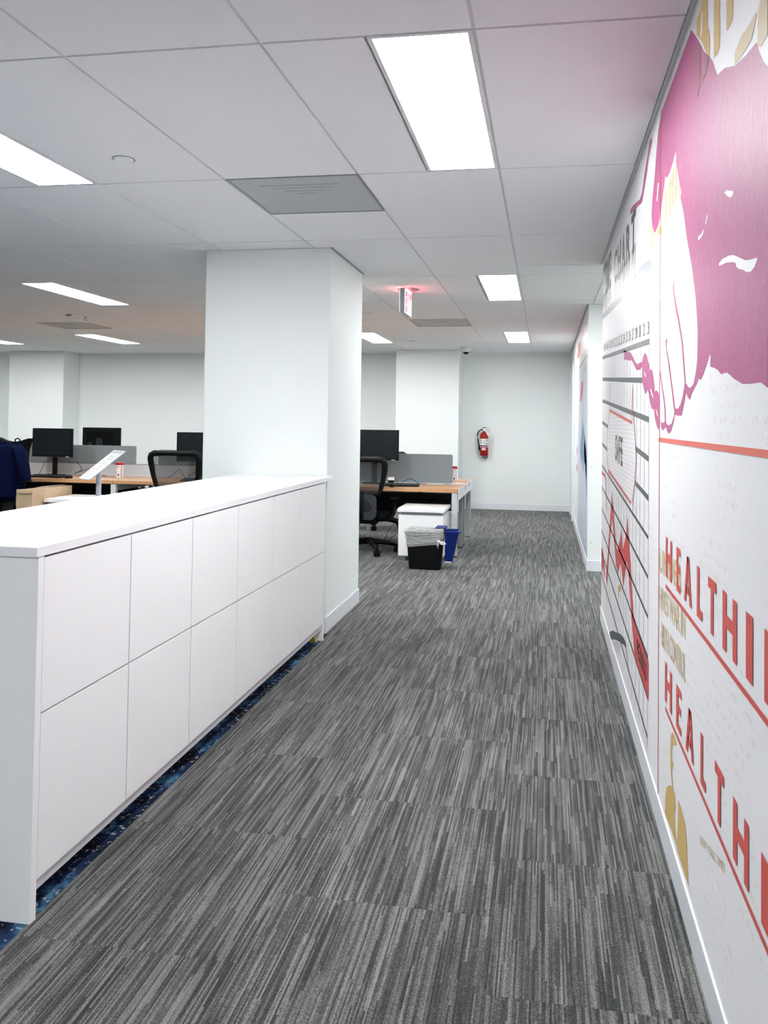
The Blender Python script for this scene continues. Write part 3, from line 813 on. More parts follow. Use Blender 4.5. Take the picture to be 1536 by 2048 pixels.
def vent(c, r, label):
    t = thing('air_vent', label, 'vent', (X(c) - TX/2, Y(r) + TY/4, HC), 0, 'perforated ceiling vents')
    h = TX/2
    obj('face_plate', bbox(-h + .012, h - .012, -h + .012, h - .012, .001, .005), M['vent'], t)
    bm = B()
    box(bm, -h + .004, -h + .012, -h + .004, h - .004, -.002, .008); box(bm, h - .012, h - .004, -h + .004, h - .004, -.002, .008)
    box(bm, -h + .012, h - .012, -h + .004, -h + .012, -.002, .008); box(bm, -h + .012, h - .012, h - .012, h - .004, -.002, .008)
    obj('frame', bm, M['steel_dark'], t)
    for k in range(4): 
        s = .05 + .045 * k
        o = obj('diffuser_ring', bbox(-s, s, -s, -s + .012, .0003, .001), M['steel_dark'], t)
vent(-1, 1, 'square perforated grey air vent in the ceiling just before the pillar')
vent(-1, 5, 'square perforated air vent in the ceiling beyond the exit sign')
vent(-8, 5, 'square perforated air vent in the ceiling over the left desks')

def disc(x, y, label):
    t = thing('sprinkler_cover', label, 'sprinkler', (x, y, HC), 0, 'flush white sprinkler covers')
    obj('cover_plate', lathe(B(), [(0, -.006), (.036, -.006), (.040, -.003), (.040, .0), (0, .0)], 28), M['ceil'], t, smooth=False)
    obj('collar', lathe(B(), [(.043, -.002), (.046, -.002), (.046, .0), (.043, .0)], 28), M['steel_dark'], t)
disc(-1.73, 3.07, 'round flush sprinkler cover in the ceiling above the white cabinets')
disc(-1.73, 7.72, 'round flush sprinkler cover in the ceiling just right of the pillar')
disc(-1.73, 10.5, 'round flush sprinkler cover in the ceiling before the right pilaster')
disc(-5.30, 10.3, 'round flush sprinkler cover in the ceiling left of the pillar')

t = thing('fire_sprinkler', 'chrome sprinkler head and ring hanging under the ceiling over the left desks', 'sprinkler', (-4.78, 7.78, HC))
obj('escutcheon', lathe(B(), [(0, -.004), (.055, -.004), (.06, 0), (0, 0)], 24), M['white_plastic'], t)
obj('body', lathe(B(), [(.0, -.05), (.02, -.048), (.016, -.03), (.012, -.004), (0, -.004)], 16), M['chrome'], t, smooth=True)
obj('deflector', lathe(B(), [(0, -.062), (.034, -.062), (.034, -.058), (0, -.058)], 20), M['chrome'], t)
obj('frame_arm', tube(tube(B(), [(.014, 0, -.02), (.022, 0, -.04), (.006, 0, -.058)], .004, 6), [(-.014, 0, -.02), (-.022, 0, -.04), (-.006, 0, -.058)], .004, 6), M['chrome'], t)
t = thing('smoke_detector', 'small flat white detector on the ceiling beside the left sprinkler head', 'detector', (-4.86, 7.66, HC))
obj('body', lathe(B(), [(0, -.022), (.035, -.022), (.05, -.012), (.052, 0), (0, 0)], 24), M['white_plastic'], t, smooth=True)
obj('slot', bbox(-.03, .03, -.053, -.046, -.014, -.008), M['dark'], t)

t = thing('security_camera', 'white dome security camera with black eye on the ceiling by the right pilaster', 'camera', (-1.12, 11.35, HC))
obj('housing', lathe(B(), [(0, -.045), (.062, -.045), (.072, -.03), (.074, 0), (0, 0)], 28), M['white_plastic'], t, smooth=True)
obj('dome', lathe(B(), [(0, -.098), (.022, -.093), (.042, -.078), (.052, -.055), (.053, -.045), (0, -.045)], 28), M['white_plastic'], t, smooth=True)
obj('eye', lathe(B(), [(0, -.103), (.022, -.099), (.040, -.084), (.047, -.068), (.040, -.062), (0, -.06)], 28), M['glass_dark'], t, smooth=True)

# exit sign
t = thing('exit_sign', 'lit red EXIT sign hanging from the ceiling right of the pillar', 'exit sign', (-1.1, 6.39, HC))
obj('canopy', lathe(B(), [(0, -.014), (.06, -.014), (.085, -.006), (.088, 0), (0, 0)], 28), M['steel_dark'], t)
case = obj('case', bbox(-.042, -.004, -.16, .16, -.21, -.014), M['steel_dark'], t, bevel=.006)
obj('face', bbox(-.0038, 0, -.153, .153, -.205, -.02), M['exit_white'], t)
obj('face', bbox(-.046, -.0422, -.153, .153, -.205, -.02), M['exit_white'], t)
for i, chx in enumerate('EXIT'):
    bm = B(); y0 = -.135 + i * .07 + (.012 if i == 2 else 0); wl = .062 if chx != 'I' else .022
    if i == 3: y0 -= .005
    put_text(bm, chx, lambda u, v: (.0008, y0 + u * wl, -.195 + v * .165), .06)
    obj('letter', bm, M['exit_red'], t)
obj('glow_strip', bbox(.0006, .006, -.12, .12, -.0190, -.0145), M['exit_glow'], t)
obj('glow_strip', bbox(-.0525, -.047, -.12, .12, -.0190, -.0145), M['exit_glow'], t)

# ================================================================== LOW CABINETS
CF, CB = -1.2855, -1.885            # door faces, back
CY0 = 1.93; CW = 0.4503
cab_where = ['nearest the camera, next to the end panel', 'second from the camera', 'third from the camera', 'fourth from the camera', 'fifth from the camera', 'farthest, next to the pillar']
for k in range(6):
    y0 = CY0 + k * CW
    t = thing('cabinet_unit', 'white handleless cabinet unit ' + cab_where[k], 'cabinet', (-1.585, y0 + CW/2, 0), 0, 'row of low white cabinet units')
    cx = lambda x: x + 1.585
    h = CW/2
    obj('carcass', bbox(cx(CB), cx(CF) - .032, -h + .0004, h - .0004, .066, .921), M['laminate'], t)
    for z0, z1 in ((.5245, .9250), (.098, .5195)):
        obj('door', bbox(cx(CF) - .0195, cx(CF), -h + .0026, h - .0026, z0, z1), M['laminate'], t, bevel=.0008)
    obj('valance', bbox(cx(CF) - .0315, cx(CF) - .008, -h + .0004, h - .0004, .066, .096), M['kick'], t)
    obj('toe_kick', bbox(cx(CB) + .02, cx(-1.42), -h + .0004, h - .0004, 0, .0655), M['kick'] if k == 5 else M['dark'], t)  # all but the far unit near-black: shade under the cabinets put into the colour
o = obj('end_panel', bbox(CB, CF + .0015, 1.9045, CY0 - .0008, 0, .9305), M['laminate'], bevel=.001)
set_props(o, 'tall pale end panel closing the near end of the white cabinets', 'panel', 'cabinet end panels')
yE = CY0 + 6 * CW
o = obj('end_panel', bbox(CB, CF + .0015, yE + .0008, yE + .026, 0, .9305), M['laminate'], bevel=.001)
set_props(o, 'white end panel closing the far end of the cabinets beside the pillar', 'panel', 'cabinet end panels')
o = obj('worktop', bbox(CB - .008, CF + .004, 1.893, 4.8015, .931, .9565), M['laminate_top'], bevel=.0012)
set_props(o, 'long white worktop running over all the low cabinets', 'worktop')
bm = B(); loft(bm, [[(-1.365, yE - .03, 0), (-1.315, yE - .03, 0), (-1.315, yE - .012, 0), (-1.365, yE - .012, 0)], [(-1.345, yE - .03, .055), (-1.335, yE - .03, .055), (-1.335, yE - .012, .055), (-1.345, yE - .012, .055)]])
o = obj('foam_wedge', bm, M['yellow']); set_props(o, 'small yellow foam wedge tucked under the far end of the cabinets', 'wedge')

# ================================================================== BENCH DESKS
BAYS = [(-2.63, -.83), (-4.43, -2.63), (-6.23, -4.43)]
YD0, YDM, YD1 = 7.79, 8.52, 9.25
bay_names = ['right end bay by the aisle', 'middle bay behind the pillar', 'left bay behind the navy jacket']
def desk(x0, x1, y0, y1, label, ends, front):
    t = thing('bench_desk', label, 'desk', ((x0 + x1)/2, (y0 + y1)/2, 0), 0, 'bench desks in one long double row')
    hx, hy = (x1 - x0)/2, (y1 - y0)/2
    obj('desktop', bbox(-hx + .004, hx - .004, -hy + (.0 if front else .06), hy - (.06 if front else .0), DESK - .034, DESK), M['oak'], t, bevel=.0015)
    s = -1 if front else 1
    lx = []
    if 'r' in ends: lx.append(hx - .036)
    if 'm' in ends: lx.append(hx)
    if 'l' in ends: lx.append(-hx + .036)
    for x in lx:
        yy = s * (hy - .03)
        lg = obj('leg', bbox(x - .028, x + .028, yy - .022, yy + .022, .006, DESK - .035), M['steel'], t, bevel=.002)
        obj('foot', bbox(x - .026, x + .026, yy - .020, yy + .020, 0, .0058), M['black'], lg)
        yc = -s * (hy - .10)
        lg = obj('leg', bbox(x - .020, x + .020, yc - .022, yc + .022, .006, DESK - .1), M['steel_dark'], t, bevel=.002)
        obj('foot', bbox(x - .018, x + .018, yc - .020, yc + .020, 0, .0058), M['black'], lg)
        ya, yb = sorted((s * (hy - .054), -s * hy))
        rl = obj('side_rail', bbox(x - .024, x + .0275, ya, yb, DESK - .105, DESK - .0355), M['steel'], t, bevel=.002)
    obj('back_rail', bbox(-hx + .07, hx - .07, -s * (hy - .16) - .02, -s * (hy - .16) + .02, DESK - .09, DESK - .0355), M['steel_dark'], t)
    obj('cable_tray', bbox(-hx + .12, hx - .12, -s * (hy - .22) - .10 * (1 if s < 0 else 1), -s * (hy - .22) + .10, DESK - .22, DESK - .16), M['black'], t)
    if front: obj('under_desk_dark', bbox(-hx + .10, hx - .10, hy - .018, hy - .006, .36, DESK - .036), M['dark'], t)  # added sheet; its near-black colour stands in for the darkness under the desk
    for q in (-.5, .5): obj('tray_hanger', bbox(q * hx - .012, q * hx + .012, -s * (hy - .22) - .012, -s * (hy - .22) + .012, DESK - .16, DESK - .0345), M['black'], t)
    return t
for i, (x0, x1) in enumerate(BAYS):
    d = desk(x0, x1, YD0, YDM, 'oak-topped bench desk, front side of the ' + bay_names[i], ('r', 'm', 'ml')[i], True)
    if i == 0:     # light end fascia along the aisle with two black slots
        e = obj('end_fascia', bbox(.9005, .906, -.365, 1.095, DESK - .105, DESK + .002), M['white_plastic'], d, bevel=.001)
        for yy in (.28, .72): obj('slot', bbox(.9055, .9072, yy - .012, yy + .012, DESK - .050, DESK - .012), M['black'], e)
    desk(x0, x1, YDM, YD1, 'oak-topped bench desk, rear side of the ' + bay_names[i], ('r', 'm', 'ml')[i], False)
    t = thing('cable_beam', 'light grey cable beam along the centre of the ' + bay_names[i], 'beam', ((x0 + x1)/2, YDM, 0), 0, 'cable beams between the desks')
    hx = (x1 - x0)/2
    top = DESK + .125 if i else DESK + .012
    obj('beam_body', bbox(-hx + .004, hx - .006, -.05, .05, DESK - .034, DESK + .004), M['alu'], t, bevel=.001)
    if i:
        obj('upstand', bbox(-hx + .004, hx - .006, -.028, -.018, DESK + .0045, top), M['alu'], t)
        obj('top_rail', bbox(-hx + .004, hx - .006, -.030, .020, top + .0005, top + .008), M['steel_dark'], t)
    dv = thing('desk_divider', 'grey fabric divider screen standing on the ' + bay_names[i], 'divider', ((x0 + x1)/2, YDM, 0), 0, 'desk divider screens')
    zb = (DESK + .005) if i == 0 else top + .0085
    zt = (.957, .950, .985)[i]
    pts = rrect(0, (zb + zt)/2, hx - .14, (zt - zb)/2, .018)
    obj('panel', loft(B(), [[(x, -.016, z) for x, z in pts], [(x, .012, z) for x, z in pts]]), M['felt'], dv, bevel=.002)
    for q in (-.6, .6): obj('bracket', bbox(q * hx - .02, q * hx + .02, .0125, .018, zb, zb + .06), M['steel_dark'], dv)

# ---- monitors
def monitor(label, loc, rz, w=.52, h=.318, zc=.40, stand='neck'):
    t = thing('monitor', label, 'monitor', loc, rz, 'black desktop monitors')
    pts = rrect(0, zc, w/2, h/2, .006)
    p = obj('case', loft(B(), [[(x, -.012, z) for x, z in pts], [(x, .012, z) for x, z in pts], [(x*.72, .032, zc + (z - zc)*.7) for x, z in pts]]), M['black'], t)
    obj('screen', bbox(-w/2 + .011, w/2 - .011, -.0130, -.0122, zc - h/2 + .022, zc + h/2 - .010), M['screen'], t)
    obj('bezel_strip', bbox(-w/2 + .002, w/2 - .002, -.0134, -.0122, zc - h/2 + .001, zc - h/2 + .008), M['charcoal_plastic'], t)
    obj('badge', bbox(w/2 - .075, w/2 - .035, -.0142, -.0136, zc - h/2 + .003, zc - h/2 + .011), M['alu'], t)
    obj('neck', bbox(-.028, .028, .034, .056, .012, zc + .04), M['black'], t, bevel=.004)
    obj('stand_base', bbox(-.11, .11, -.07, .10, 0, .0115), M['black'], t, bevel=.004)
    bk = obj('back_panel', bbox(-w/2*.62, w/2*.62, .0325, .040, zc - .07, zc + .055), M['black'], t, bevel=.003)
    obj('port_cover', bbox(.10, .15, .0402, .043, zc - .05, zc - .01), M['charcoal_plastic'], bk)
    obj('port_cover', bbox(-.05, .04, .0565, .0575, zc - .06, zc + .035), M['charcoal_plastic'], bk)
    return t
monitor('black monitor on the desk just right of the pillar, above the mesh chair', (-1.765, 8.26, DESK + .0006), radians(2))
monitor('black monitor facing front on the left desk beside the navy jacket', (-5.42, 8.24, DESK + .0006), radians(-6), zc=.365)
monitor('black monitor seen from behind beyond the left grey divider', (-5.17, 8.82, DESK + .0006), radians(176), w=.50, zc=.375)
monitor('black monitor just left of the pillar, above the left mesh chair', (-3.66, 8.25, DESK + .0006), radians(4), w=.56, zc=.345)

# ---- keyboards, mice, small desk things
def keyboard(label, loc, rz):
    t = thing('keyboard', label, 'keyboard', loc, rz, 'black keyboards')
    bm = B(); loft(bm, [[(-.2, -.065, .0), (.2, -.065, 0), (.2, .065, 0), (-.2, .065, 0)], [(-.2, -.065, .012), (.2, -.065, .012), (.2, .065, .024), (-.2, .065, .024)]])
    obj('body', bm, M['black'], t, bevel=.002)
    bm = B()
    for r in range(5):
        for c in range(15):
            x = -.188 + c * .0253; y = -.056 + r * .0232; z = .0125 + (y + .065)/.13*.012
            box(bm, x, x + .020, y, y + .018, z, z + .006)
    k = obj('keys', bm, M['charcoal_plastic'], t); k['kind'] = 'stuff'
keyboard('black keyboard on the desk right of the pillar', (-1.45, 8.02, DESK + .0006), radians(3))
keyboard('black keyboard under the left monitor beside the navy jacket', (-5.30, 7.98, DESK + .0006), radians(-5))
keyboard('black keyboard on the desk just left of the pillar', (-3.55, 7.98, DESK + .0006), radians(2))
def mouse(label, loc, rz):
    t = thing('mouse', label, 'mouse', loc, rz, 'black computer mice')
    rings = []
    for s, z in ((.9, 0), (1.0, .010), (.92, .022), (.65, .031), (.2, .035)):
        rings.append([(.030*s*cos(a), .052*s*sin(a), z) for a in [2*pi*k/16 for k in range(16)]])
    obj('shell', loft(B(), rings), M['black'], t, smooth=True)
    obj('wheel', bbox(-.003, .003, .018, .030, .0305, .0345), M['charcoal_plastic'], t)
mouse('black mouse on the desk edge beside the right mesh chair', (-1.505, 7.89, DESK), .3)
mouse('black mouse beside the left keyboard near the sign stand', (-5.02, 7.93, DESK), -.2)
def cable(label, pts, r=.0028, m='black'):
    # smooth the hand-placed points
    P = [Vector(p) for p in pts]; out = []
    for i in range(len(P) - 1):
        p0, p1, p2, p3 = P[max(i-1, 0)], P[i], P[i+1], P[min(i+2, len(P)-1)]
        for k in range(6):
            u = k/6; out.append(.5*((2*p1) + (p2 - p0)*u + (2*p0 - 5*p1 + 4*p2 - p3)*u*u + (3*p1 - p0 - 3*p2 + p3)*u**3))
    out.append(P[-1])
    o = obj('cable', tube(B(), out, r, 6), M[m]); return set_props(o, label, 'cable', 'loose black cables')
dz = DESK + .004
cable('black mouse cable curling over the right desk beside the divider', [(-1.46, 8.10, dz), (-1.44, 8.2, dz + .03), (-1.38, 8.33, dz + .05), (-1.30, 8.30, dz + .01), (-1.22, 8.35, dz)])
cable('thin cable dropping from the white adapter on the right desk', [(-1.56, 8.35, dz + .05), (-1.53, 8.32, dz + .02), (-1.50, 8.3, dz), (-1.44, 8.32, dz)])
cable('looping cable below the left monitor beside its neck', [(-5.20, 8.36, dz + .15), (-5.16, 8.40, dz + .06), (-5.24, 8.38, dz + .01), (-5.05, 8.36, dz + .07), (-4.92, 8.34, dz + .02), (-4.80, 8.3, dz)])
cable('cable rising to the left monitor from the navy jacket side', [(-5.62, 8.3, dz), (-5.60, 8.32, dz + .06), (-5.57, 8.33, dz + .14)])
cable('zigzag cable behind the left mesh chair', [(-4.08, 8.30, dz), (-4.02, 8.30, dz + .03), (-3.96, 8.34, dz + .09), (-3.90, 8.3, dz + .04), (-3.84, 8.25, dz + .005), (-3.80, 8.24, dz)])
cable('cable slanting up to the monitor left of the pillar', [(-3.80, 8.20, dz + .005), (-3.74, 8.30, dz + .08), (-3.66, 8.33, dz + .13)])
cable('crossed cables hanging under the right desk to the floor', [(-1.55, 8.26, .425), (-1.50, 8.26, .35), (-1.46, 8.25, .22), (-1.60, 8.22, .06), (-1.66, 8.2, .004)])
cable('cable hanging behind the right pedestal under the desk', [(-1.40, 8.34, .425), (-1.41, 8.34, .40), (-1.58, 8.28, .2), (-1.68, 8.3, .004)])

t = thing('power_adapter', 'small white power adapter box on the right desk beside the chair', 'adapter', (-1.60, 8.36, DESK), .2)
obj('body', bbox(-.035, .035, -.03, .03, .034, .062), M['white_plastic'], t, bevel=.003)
obj('socket_block', bbox(-.03, .03, -.028, .028, 0, .0335), M['black'], t, bevel=.002)
t = thing('paper_stack', 'thin white sheets lying at the foot of the right divider', 'paper', (-1.20, 8.40, DESK))
for k in range(3): obj('sheet', bbox(-.15 + .02*k, .15 - .01*k, -.05, .05, .0003 + k*.0012, .0012 + k*.0012), M['white_plastic'], t)
t = thing('notice_card', 'white card with small print standing behind the left mesh chair', 'card', (-4.05, 8.66, DESK), 0)
obj('sheet', bbox(-.14, .14, -.001, .001, .0, .335), M['white_plastic'], t)
obj('print_line', bbox(-.03, .06, -.0016, -.0011, .310, .316), M['grey_print'], t)
obj('print_line', bbox(-.01, .03, -.0016, -.0011, .299, .304), M['grey_print'], t)

def canister(label, loc, stripe=True):
    t = thing('wipes_canister', label, 'canister', loc, .3, 'white wipes canisters with red lids')
    obj('tub', lathe(B(), [(0, 0), (.038, 0), (.040, .004), (.0425, .136), (0, .136)], 28), M['white_plastic'], t, smooth=False)
    obj('lid', lathe(B(), [(0, .1365), (.0445, .1365), (.0455, .142), (.0445, .158), (.038, .164), (0, .164)], 28), M['red_plastic'], t)
    def lab(name, a0, a1, z0, z1, m, R):
        bm = B(); n = 10; A = []
        for k in range(n + 1):
            a = a0 + (a1 - a0)*k/n
            A.append((bm.verts.new((R*cos(a), R*sin(a), z0)), bm.verts.new((R*cos(a), R*sin(a), z1))))
        for p, q in zip(A, A[1:]): bm.faces.new((p[0], q[0], q[1], p[1]))
        return obj(name, bm, m, t)
    for a0, a1, z0, z1, m in ((-2.6,-1.3,.112,.124,'grey_print'),(-2.2,-1.7,.088,.104,'grey_print'),(-2.6,-1.4,.062,.066,'grey_print'),(-2.55,-2.1,.03,.05,'grey_print'),(-1.75,-1.45,.018,.042,'dark_print'),(-2.4,-1.9,.012,.02,'grey_print')):
        lab('label_print', a0, a1, z0, z1, M[m], .0432)
    if stripe: lab('red_stripe', -.98, -.80, .004, .134, M['red_plastic'], .0431)
canister('white wipes canister with red lid on the right desk end near the pilaster', (-1.005, 8.92, DESK), False)
canister('white wipes canister with red lid on the left desk beside the sloped sign', (-4.60, 8.22, DESK))

# ---- pedestals
def pedestal(label, x0, x1, y0, y1):
    t = thing('pedestal', label, 'pedestal', ((x0 + x1)/2, (y0 + y1)/2, 0), 0, 'white mobile pedestals under the desks')
    hx, hy = (x1 - x0)/2, (y1 - y0)/2
    obj('body', bbox(-hx + .012, hx - .012, -hy + .036, hy, .045, .430), M['laminate'], t, bevel=.001)
    obj('channel', bbox(-hx + .03, hx - .03, -hy + .03, hy - .01, .4305, .455), M['steel_dark'], t)
    for z0, z1 in ((.048, .428),):
        obj('drawer_front', bbox(-hx + .008, hx - .008, -hy + .016, -hy + .035, z0, z1), M['laminate'], t, bevel=.001)
    obj('top', bbox(-hx, hx, -hy, hy, .4555, .490), M['laminate_top'], t, bevel=.003)
    for sx in (-1, 1):
        for sy in (-1, 1): obj('foot', bbox(sx*(hx - .05) - .022, sx*(hx - .05) + .022, sy*(hy - .07) - .02, sy*(hy - .07) + .02, 0, .0445), M['steel_dark'], t)
pedestal('white mobile pedestal under the right desk behind the black bin', -1.36, -.92, 7.44, 7.94)
pedestal('white mobile pedestal under the left desk beside the cardboard box', -4.905, -4.465, 7.33, 7.85)

# ---- bins
def bin_shell(bm, w0, d0, w1, d1, h, th=.004, r=.03):
    o0 = rrect(0, 0, w0, d0, r); o1 = rrect(0, 0, w1, d1, r)
    loft(bm, [[(x, y, 0) for x, y in o0], [(x, y, h) for x, y in o1], [(x*(1 - th/w1), y*(1 - th/d1), h) for x, y in o1], [(x*(1 - th/w0), y*(1 - th/d0), .008) for x, y in o0]])
    return bm
t = thing('waste_bin', 'black waste bin with clear liner on the floor before the right pedestal', 'bin', (-1.045, 7.125, 0))
obj('tub', bin_shell(B(), .140, .072, .164, .092, .33), M['black'], t, bevel=.002)
rings = []; rnd = random.Random(4)
for z, s, amp in ((.212, 1.012, .002), (.235, 1.04, .006), (.262, 1.02, .012), (.285, 1.06, .012), (.31, 1.03, .014), (.335, 1.07, .012), (.356, 1.02, .014), (.345, .97, .008), (.30, .93, .01), (.24, .90, .008)):
    f = .140 + .024 * min(z, .33)/.33, .072 + .020 * min(z, .33)/.33
    R = rrect(0, 0, f[0]*s, f[1]*s, .03, 12); ring = []
    for k, (x, y) in enumerate(R):
        w = 1 + rnd.uniform(-amp, amp)*2.6; ring.append((x*w, y*w, z + rnd.uniform(-amp, amp) + .016 * (x/.15) * (1 if z < .25 else .3)))
    rings.append(ring)
obj('liner', loft(B(), rings, caps=False), M['liner'], t)
kn = tube(B(), [(.120, -.094, .262), (.145, -.102, .248), (.172, -.098, .246), (.190, -.095, .234), (.176, -.100, .226), (.145, -.104, .240)], .008, 6)
obj('liner_knot', kn, M['white_plastic'], t, smooth=True)
obj('liner_tail', tube(B(), [(.126, -.098, .250), (.122, -.104, .22), (.125, -.102, .195)], [.006, .010, .004], 6), M['liner'], t)
t = thing('recycling_bin', 'blue side bin hooked over the edge of the black waste bin', 'bin', (-.865, 7.125, 0.068))
def sbox(bm, z, x0, x1, d, r=.016): return [(x, y, z) for x, y in rrect((x0 + x1)/2, 0, (x1 - x0)/2, d, r)]
obj('tub', loft(B(), [sbox(0, 0, .0, .062, .062), sbox(0, .262, .0, .118, .084), sbox(0, .262, .005, .113, .079), sbox(0, .012, .005, .057, .057)]), M['bin_blue'], t, bevel=.001)
obj('rim', loft(B(), [sbox(0, .258, -.004, .130, .094, .025), sbox(0, .275, -.004, .130, .094, .025), sbox(0, .278, .006, .116, .082, .02), sbox(0, .262, .006, .112, .078, .016)], caps=False), M['bin_blue'], t)
obj('hook_ledge', bbox(-.085, -.0045, -.085, .085, .297, .306), M['bin_blue'], t, bevel=.003)
obj('hook_riser', bbox(-.0044, .004, -.085, .085, .2785, .306), M['bin_blue'], t, bevel=.001)
obj('label_edge', bbox(.004, .058, -.0655, -.0625, .002, .010), M['white_plastic'], t)

# ---- task chairs
def chair(label, loc, rz, z_top=.93, mesh=True):
    t = thing('task_chair', label, 'chair', loc, rz, 'black mesh task chairs')
    k = z_top / .93
    st = [0.0]
    for i in range(5):
        a = 2*pi*i/5 + .30
        d = Vector((cos(a), sin(a), 0))
        lg = obj('base_arm', tube(B(), [d*.03 + Vector((0, 0, .115)), d*.16 + Vector((0, 0, .100)), d*.285 + Vector((0, 0, .075))], [.028, .023, .016], 8), M['black'], t, smooth=True)
        ct = B(); c0 = d*.285; s = Vector((-d.y, d.x, 0))
        for q in (-1, 1):
            p = c0 + s*(q*.017); lathe_pts = []
            for h in (-.009, .009):
                lathe_pts.append([tuple(p + s*h + d*(.029*cos(2*pi*j/14)) + Vector((0, 0, .0295 + .029*sin(2*pi*j/14)))) for j in range(14)])
            loft(ct, lathe_pts)
        loft(ct, [[tuple(c0 + d*x + s*y + Vector((0, 0, z))) for x, y in ((-.018, -.007), (.018, -.007), (.018, .007), (-.018, .007))] for z in (.028, .078)])
        obj('caster', ct, M['black'], t)
    obj('hub', lathe(B(), [(0, .085), (.042, .085), (.040, .135), (.028, .15), (0, .15)], 18), M['black'], t)
    obj('gas_lift', lathe(B(), [(0, .15), (.013, .15), (.013, .30), (0, .30)], 14), M['chrome'], t)
    obj('tilt_box', bbox(-.10, .10, -.13, .12, .295, .345), M['black'], t, bevel=.012)
    sp = rrect(0, .02, .225, .215, .07, 6)
    obj('seat', loft(B(), [[(x*.93, y*.95, .345) for x, y in sp], [(x, y, .362) for x, y in sp], [(x, y, .395) for x, y in sp], [(x*.93, y*.93 + .001, .412) for x, y in sp]]), M['black_soft'], t, smooth=True)
    zt = z_top
    def by(z): return -.205 - .05*max(0, (z - .45)/.5) - .02*max(0, (z - .75)/.2)
    prof = [(-.175, .60), (-.195, .66), (-.218, .74), (-.235, zt - .10), (-.240, zt - .05), (-.230, zt - .018), (-.20, zt - .002), (-.10, zt), (0, zt), (.10, zt), (.20, zt - .002), (.230, zt - .018), (.240, zt - .05), (.235, zt - .10), (.218, .74), (.195, .66), (.175, .60), (.09, .595), (0, .594), (-.09, .595)]
    obj('back_frame', tube(B(), [(x, by(z), z) for x, z in prof], [.024]*3 + [.030]*4 + [.024]*3 + [.030]*4 + [.024]*3 + [.016]*3, 10, closed=True, flat=.8, up=(0, 1, 0)), M['black'], t, smooth=True)
    bm = B(); rows = []
    for j in range(9):
        z = .60 + (zt - .012 - .60)*j/8
        hw = .175 + (.232 - .175)*min(1, (z - .60)/.22)
        if z > zt - .05: hw -= .02
        rows.append([bm.verts.new((hw*(-1 + 2*i/10), by(z) + .014*(1 - (-1 + 2*i/10)**2), z)) for i in range(11)])
    for A, C in zip(rows, rows[1:]):
        for i in range(10): bm.faces.new((A[i], A[i+1], C[i+1], C[i]))
    obj('back_mesh', bm, M['mesh'], t, smooth=True)
    lp = rrect(0, .47, .150, .125, .06, 6)
    lum = obj('lumbar_shell', loft(B(), [[(x, -.232, z) for x, z in lp], [(x, -.218, z) for x, z in lp]]), M['charcoal_plastic'], t, bevel=.004)
    for q in range(4):
        w = .035 + .02*q; z = .50 - .02*q
        obj('lumbar_ridge', tube(B(), [(-w, -.235, z + .05), (-w, -.236, z + .01), (-w + .015, -.236, z), (w - .015, -.236, z), (w, -.236, z + .01), (w, -.235, z + .05)], .004, 6), M['black'], lum)
    obj('spine', tube(B(), [(0, -.10, .32), (0, -.20, .335), (0, -.245, .40), (0, -.250, .55), (0, -.245, .62)], [.03, .028, .024, .02, .016], 10), M['black'], t, smooth=True)
    for s in (-1, 1):
        ar = obj('armrest', tube(B(), [(s*.10, -.02, .325), (s*.24, -.03, .335), (s*.275, -.02, .40), (s*.272, .0, .53)], [.018, .018, .017, .019], 8), M['black'], t, smooth=True)
        pp = rrect(s*.268, .045, .036, .115, .03, 5)
        obj('arm_pad', loft(B(), [[(x, y, .530) for x, y in pp], [(x, y, .552) for x, y in pp]]), M['black'], ar, bevel=.005)
    return t
chair('black mesh task chair at the right desk, half hidden by the pillar', (-1.735, 7.87, 0), radians(-4))
chair('black mesh task chair at the desk left of the pillar', (-3.56, 7.60, 0), radians(6), .965)
chair('black task chair draped with the navy jacket at the left desk', (-5.41, 7.62, 0), radians(-3), .985)
chair('black task chair on the far side of the right desk, feet visible underneath', (-1.98, 9.72, 0), radians(176), .90)

# ---- navy jacket over the left chair
t = thing('jacket', 'navy blue jacket draped over the left chair back', 'jacket', (-5.41, 7.36, 0), radians(-3))
rings = []; rnd = random.Random(3)
NS = 44
for z, hw, hd in ((.46, .30, .085), (.52, .295, .080), (.62, .283, .072), (.74, .268, .062), (.86, .255, .056), (.94, .252, .054), (.985, .249, .050), (1.010, .244, .042), (1.022, .235, .028), (1.026, .22, .012)):
    ring = []
    for k in range(NS):
        a = 2*pi*k/NS
        fold = 1 + (.16*sin(5*a + 1.0) + .10*sin(11*a)) * max(0, (.98 - z)/.5) * .5
        cx_, sy_ = cos(a), sin(a)
        x = hw * (abs(cx_)**.6) * (1 if cx_ > 0 else -1); y = hd * (abs(sy_)**.8) * (1 if sy_ > 0 else -1) * fold
        zz = z + (.02*sin(3*a) if z < .5 else 0)
        ring.append((x, y, zz))
    rings.append(ring)
obj('body', loft(B(), rings), M['navy'], t, smooth=True)
for s in (-1, 1):
    obj('sleeve', tube(B(), [(s*.215, -.02, .995), (s*.262, -.04, .93), (s*.300, -.05, .82), (s*.325, -.05, .72), (s*.335, -.05, .655)], [.045, .062, .064, .060, .056], 14, flat=.8), M['navy'], t, smooth=True)
    obj('cuff', tube(B(), [(s*.335, -.05, .664), (s*.337, -.05, .650)], [.0575, .0575], 14, flat=.8), M['black_soft'], t)
    obj('side_seam', tube(B(), [(s*.165, -.058, .99), (s*.20, -.062, .86), (s*.21, -.072, .70), (s*.22, -.085, .50)], .005, 6), M['navy'], t)
obj('collar', tube(B(), [(-.10, .0, 1.026), (0, -.012, 1.034), (.10, .0, 1.026)], [.012, .016, .012], 10), M['navy'], t, smooth=True)

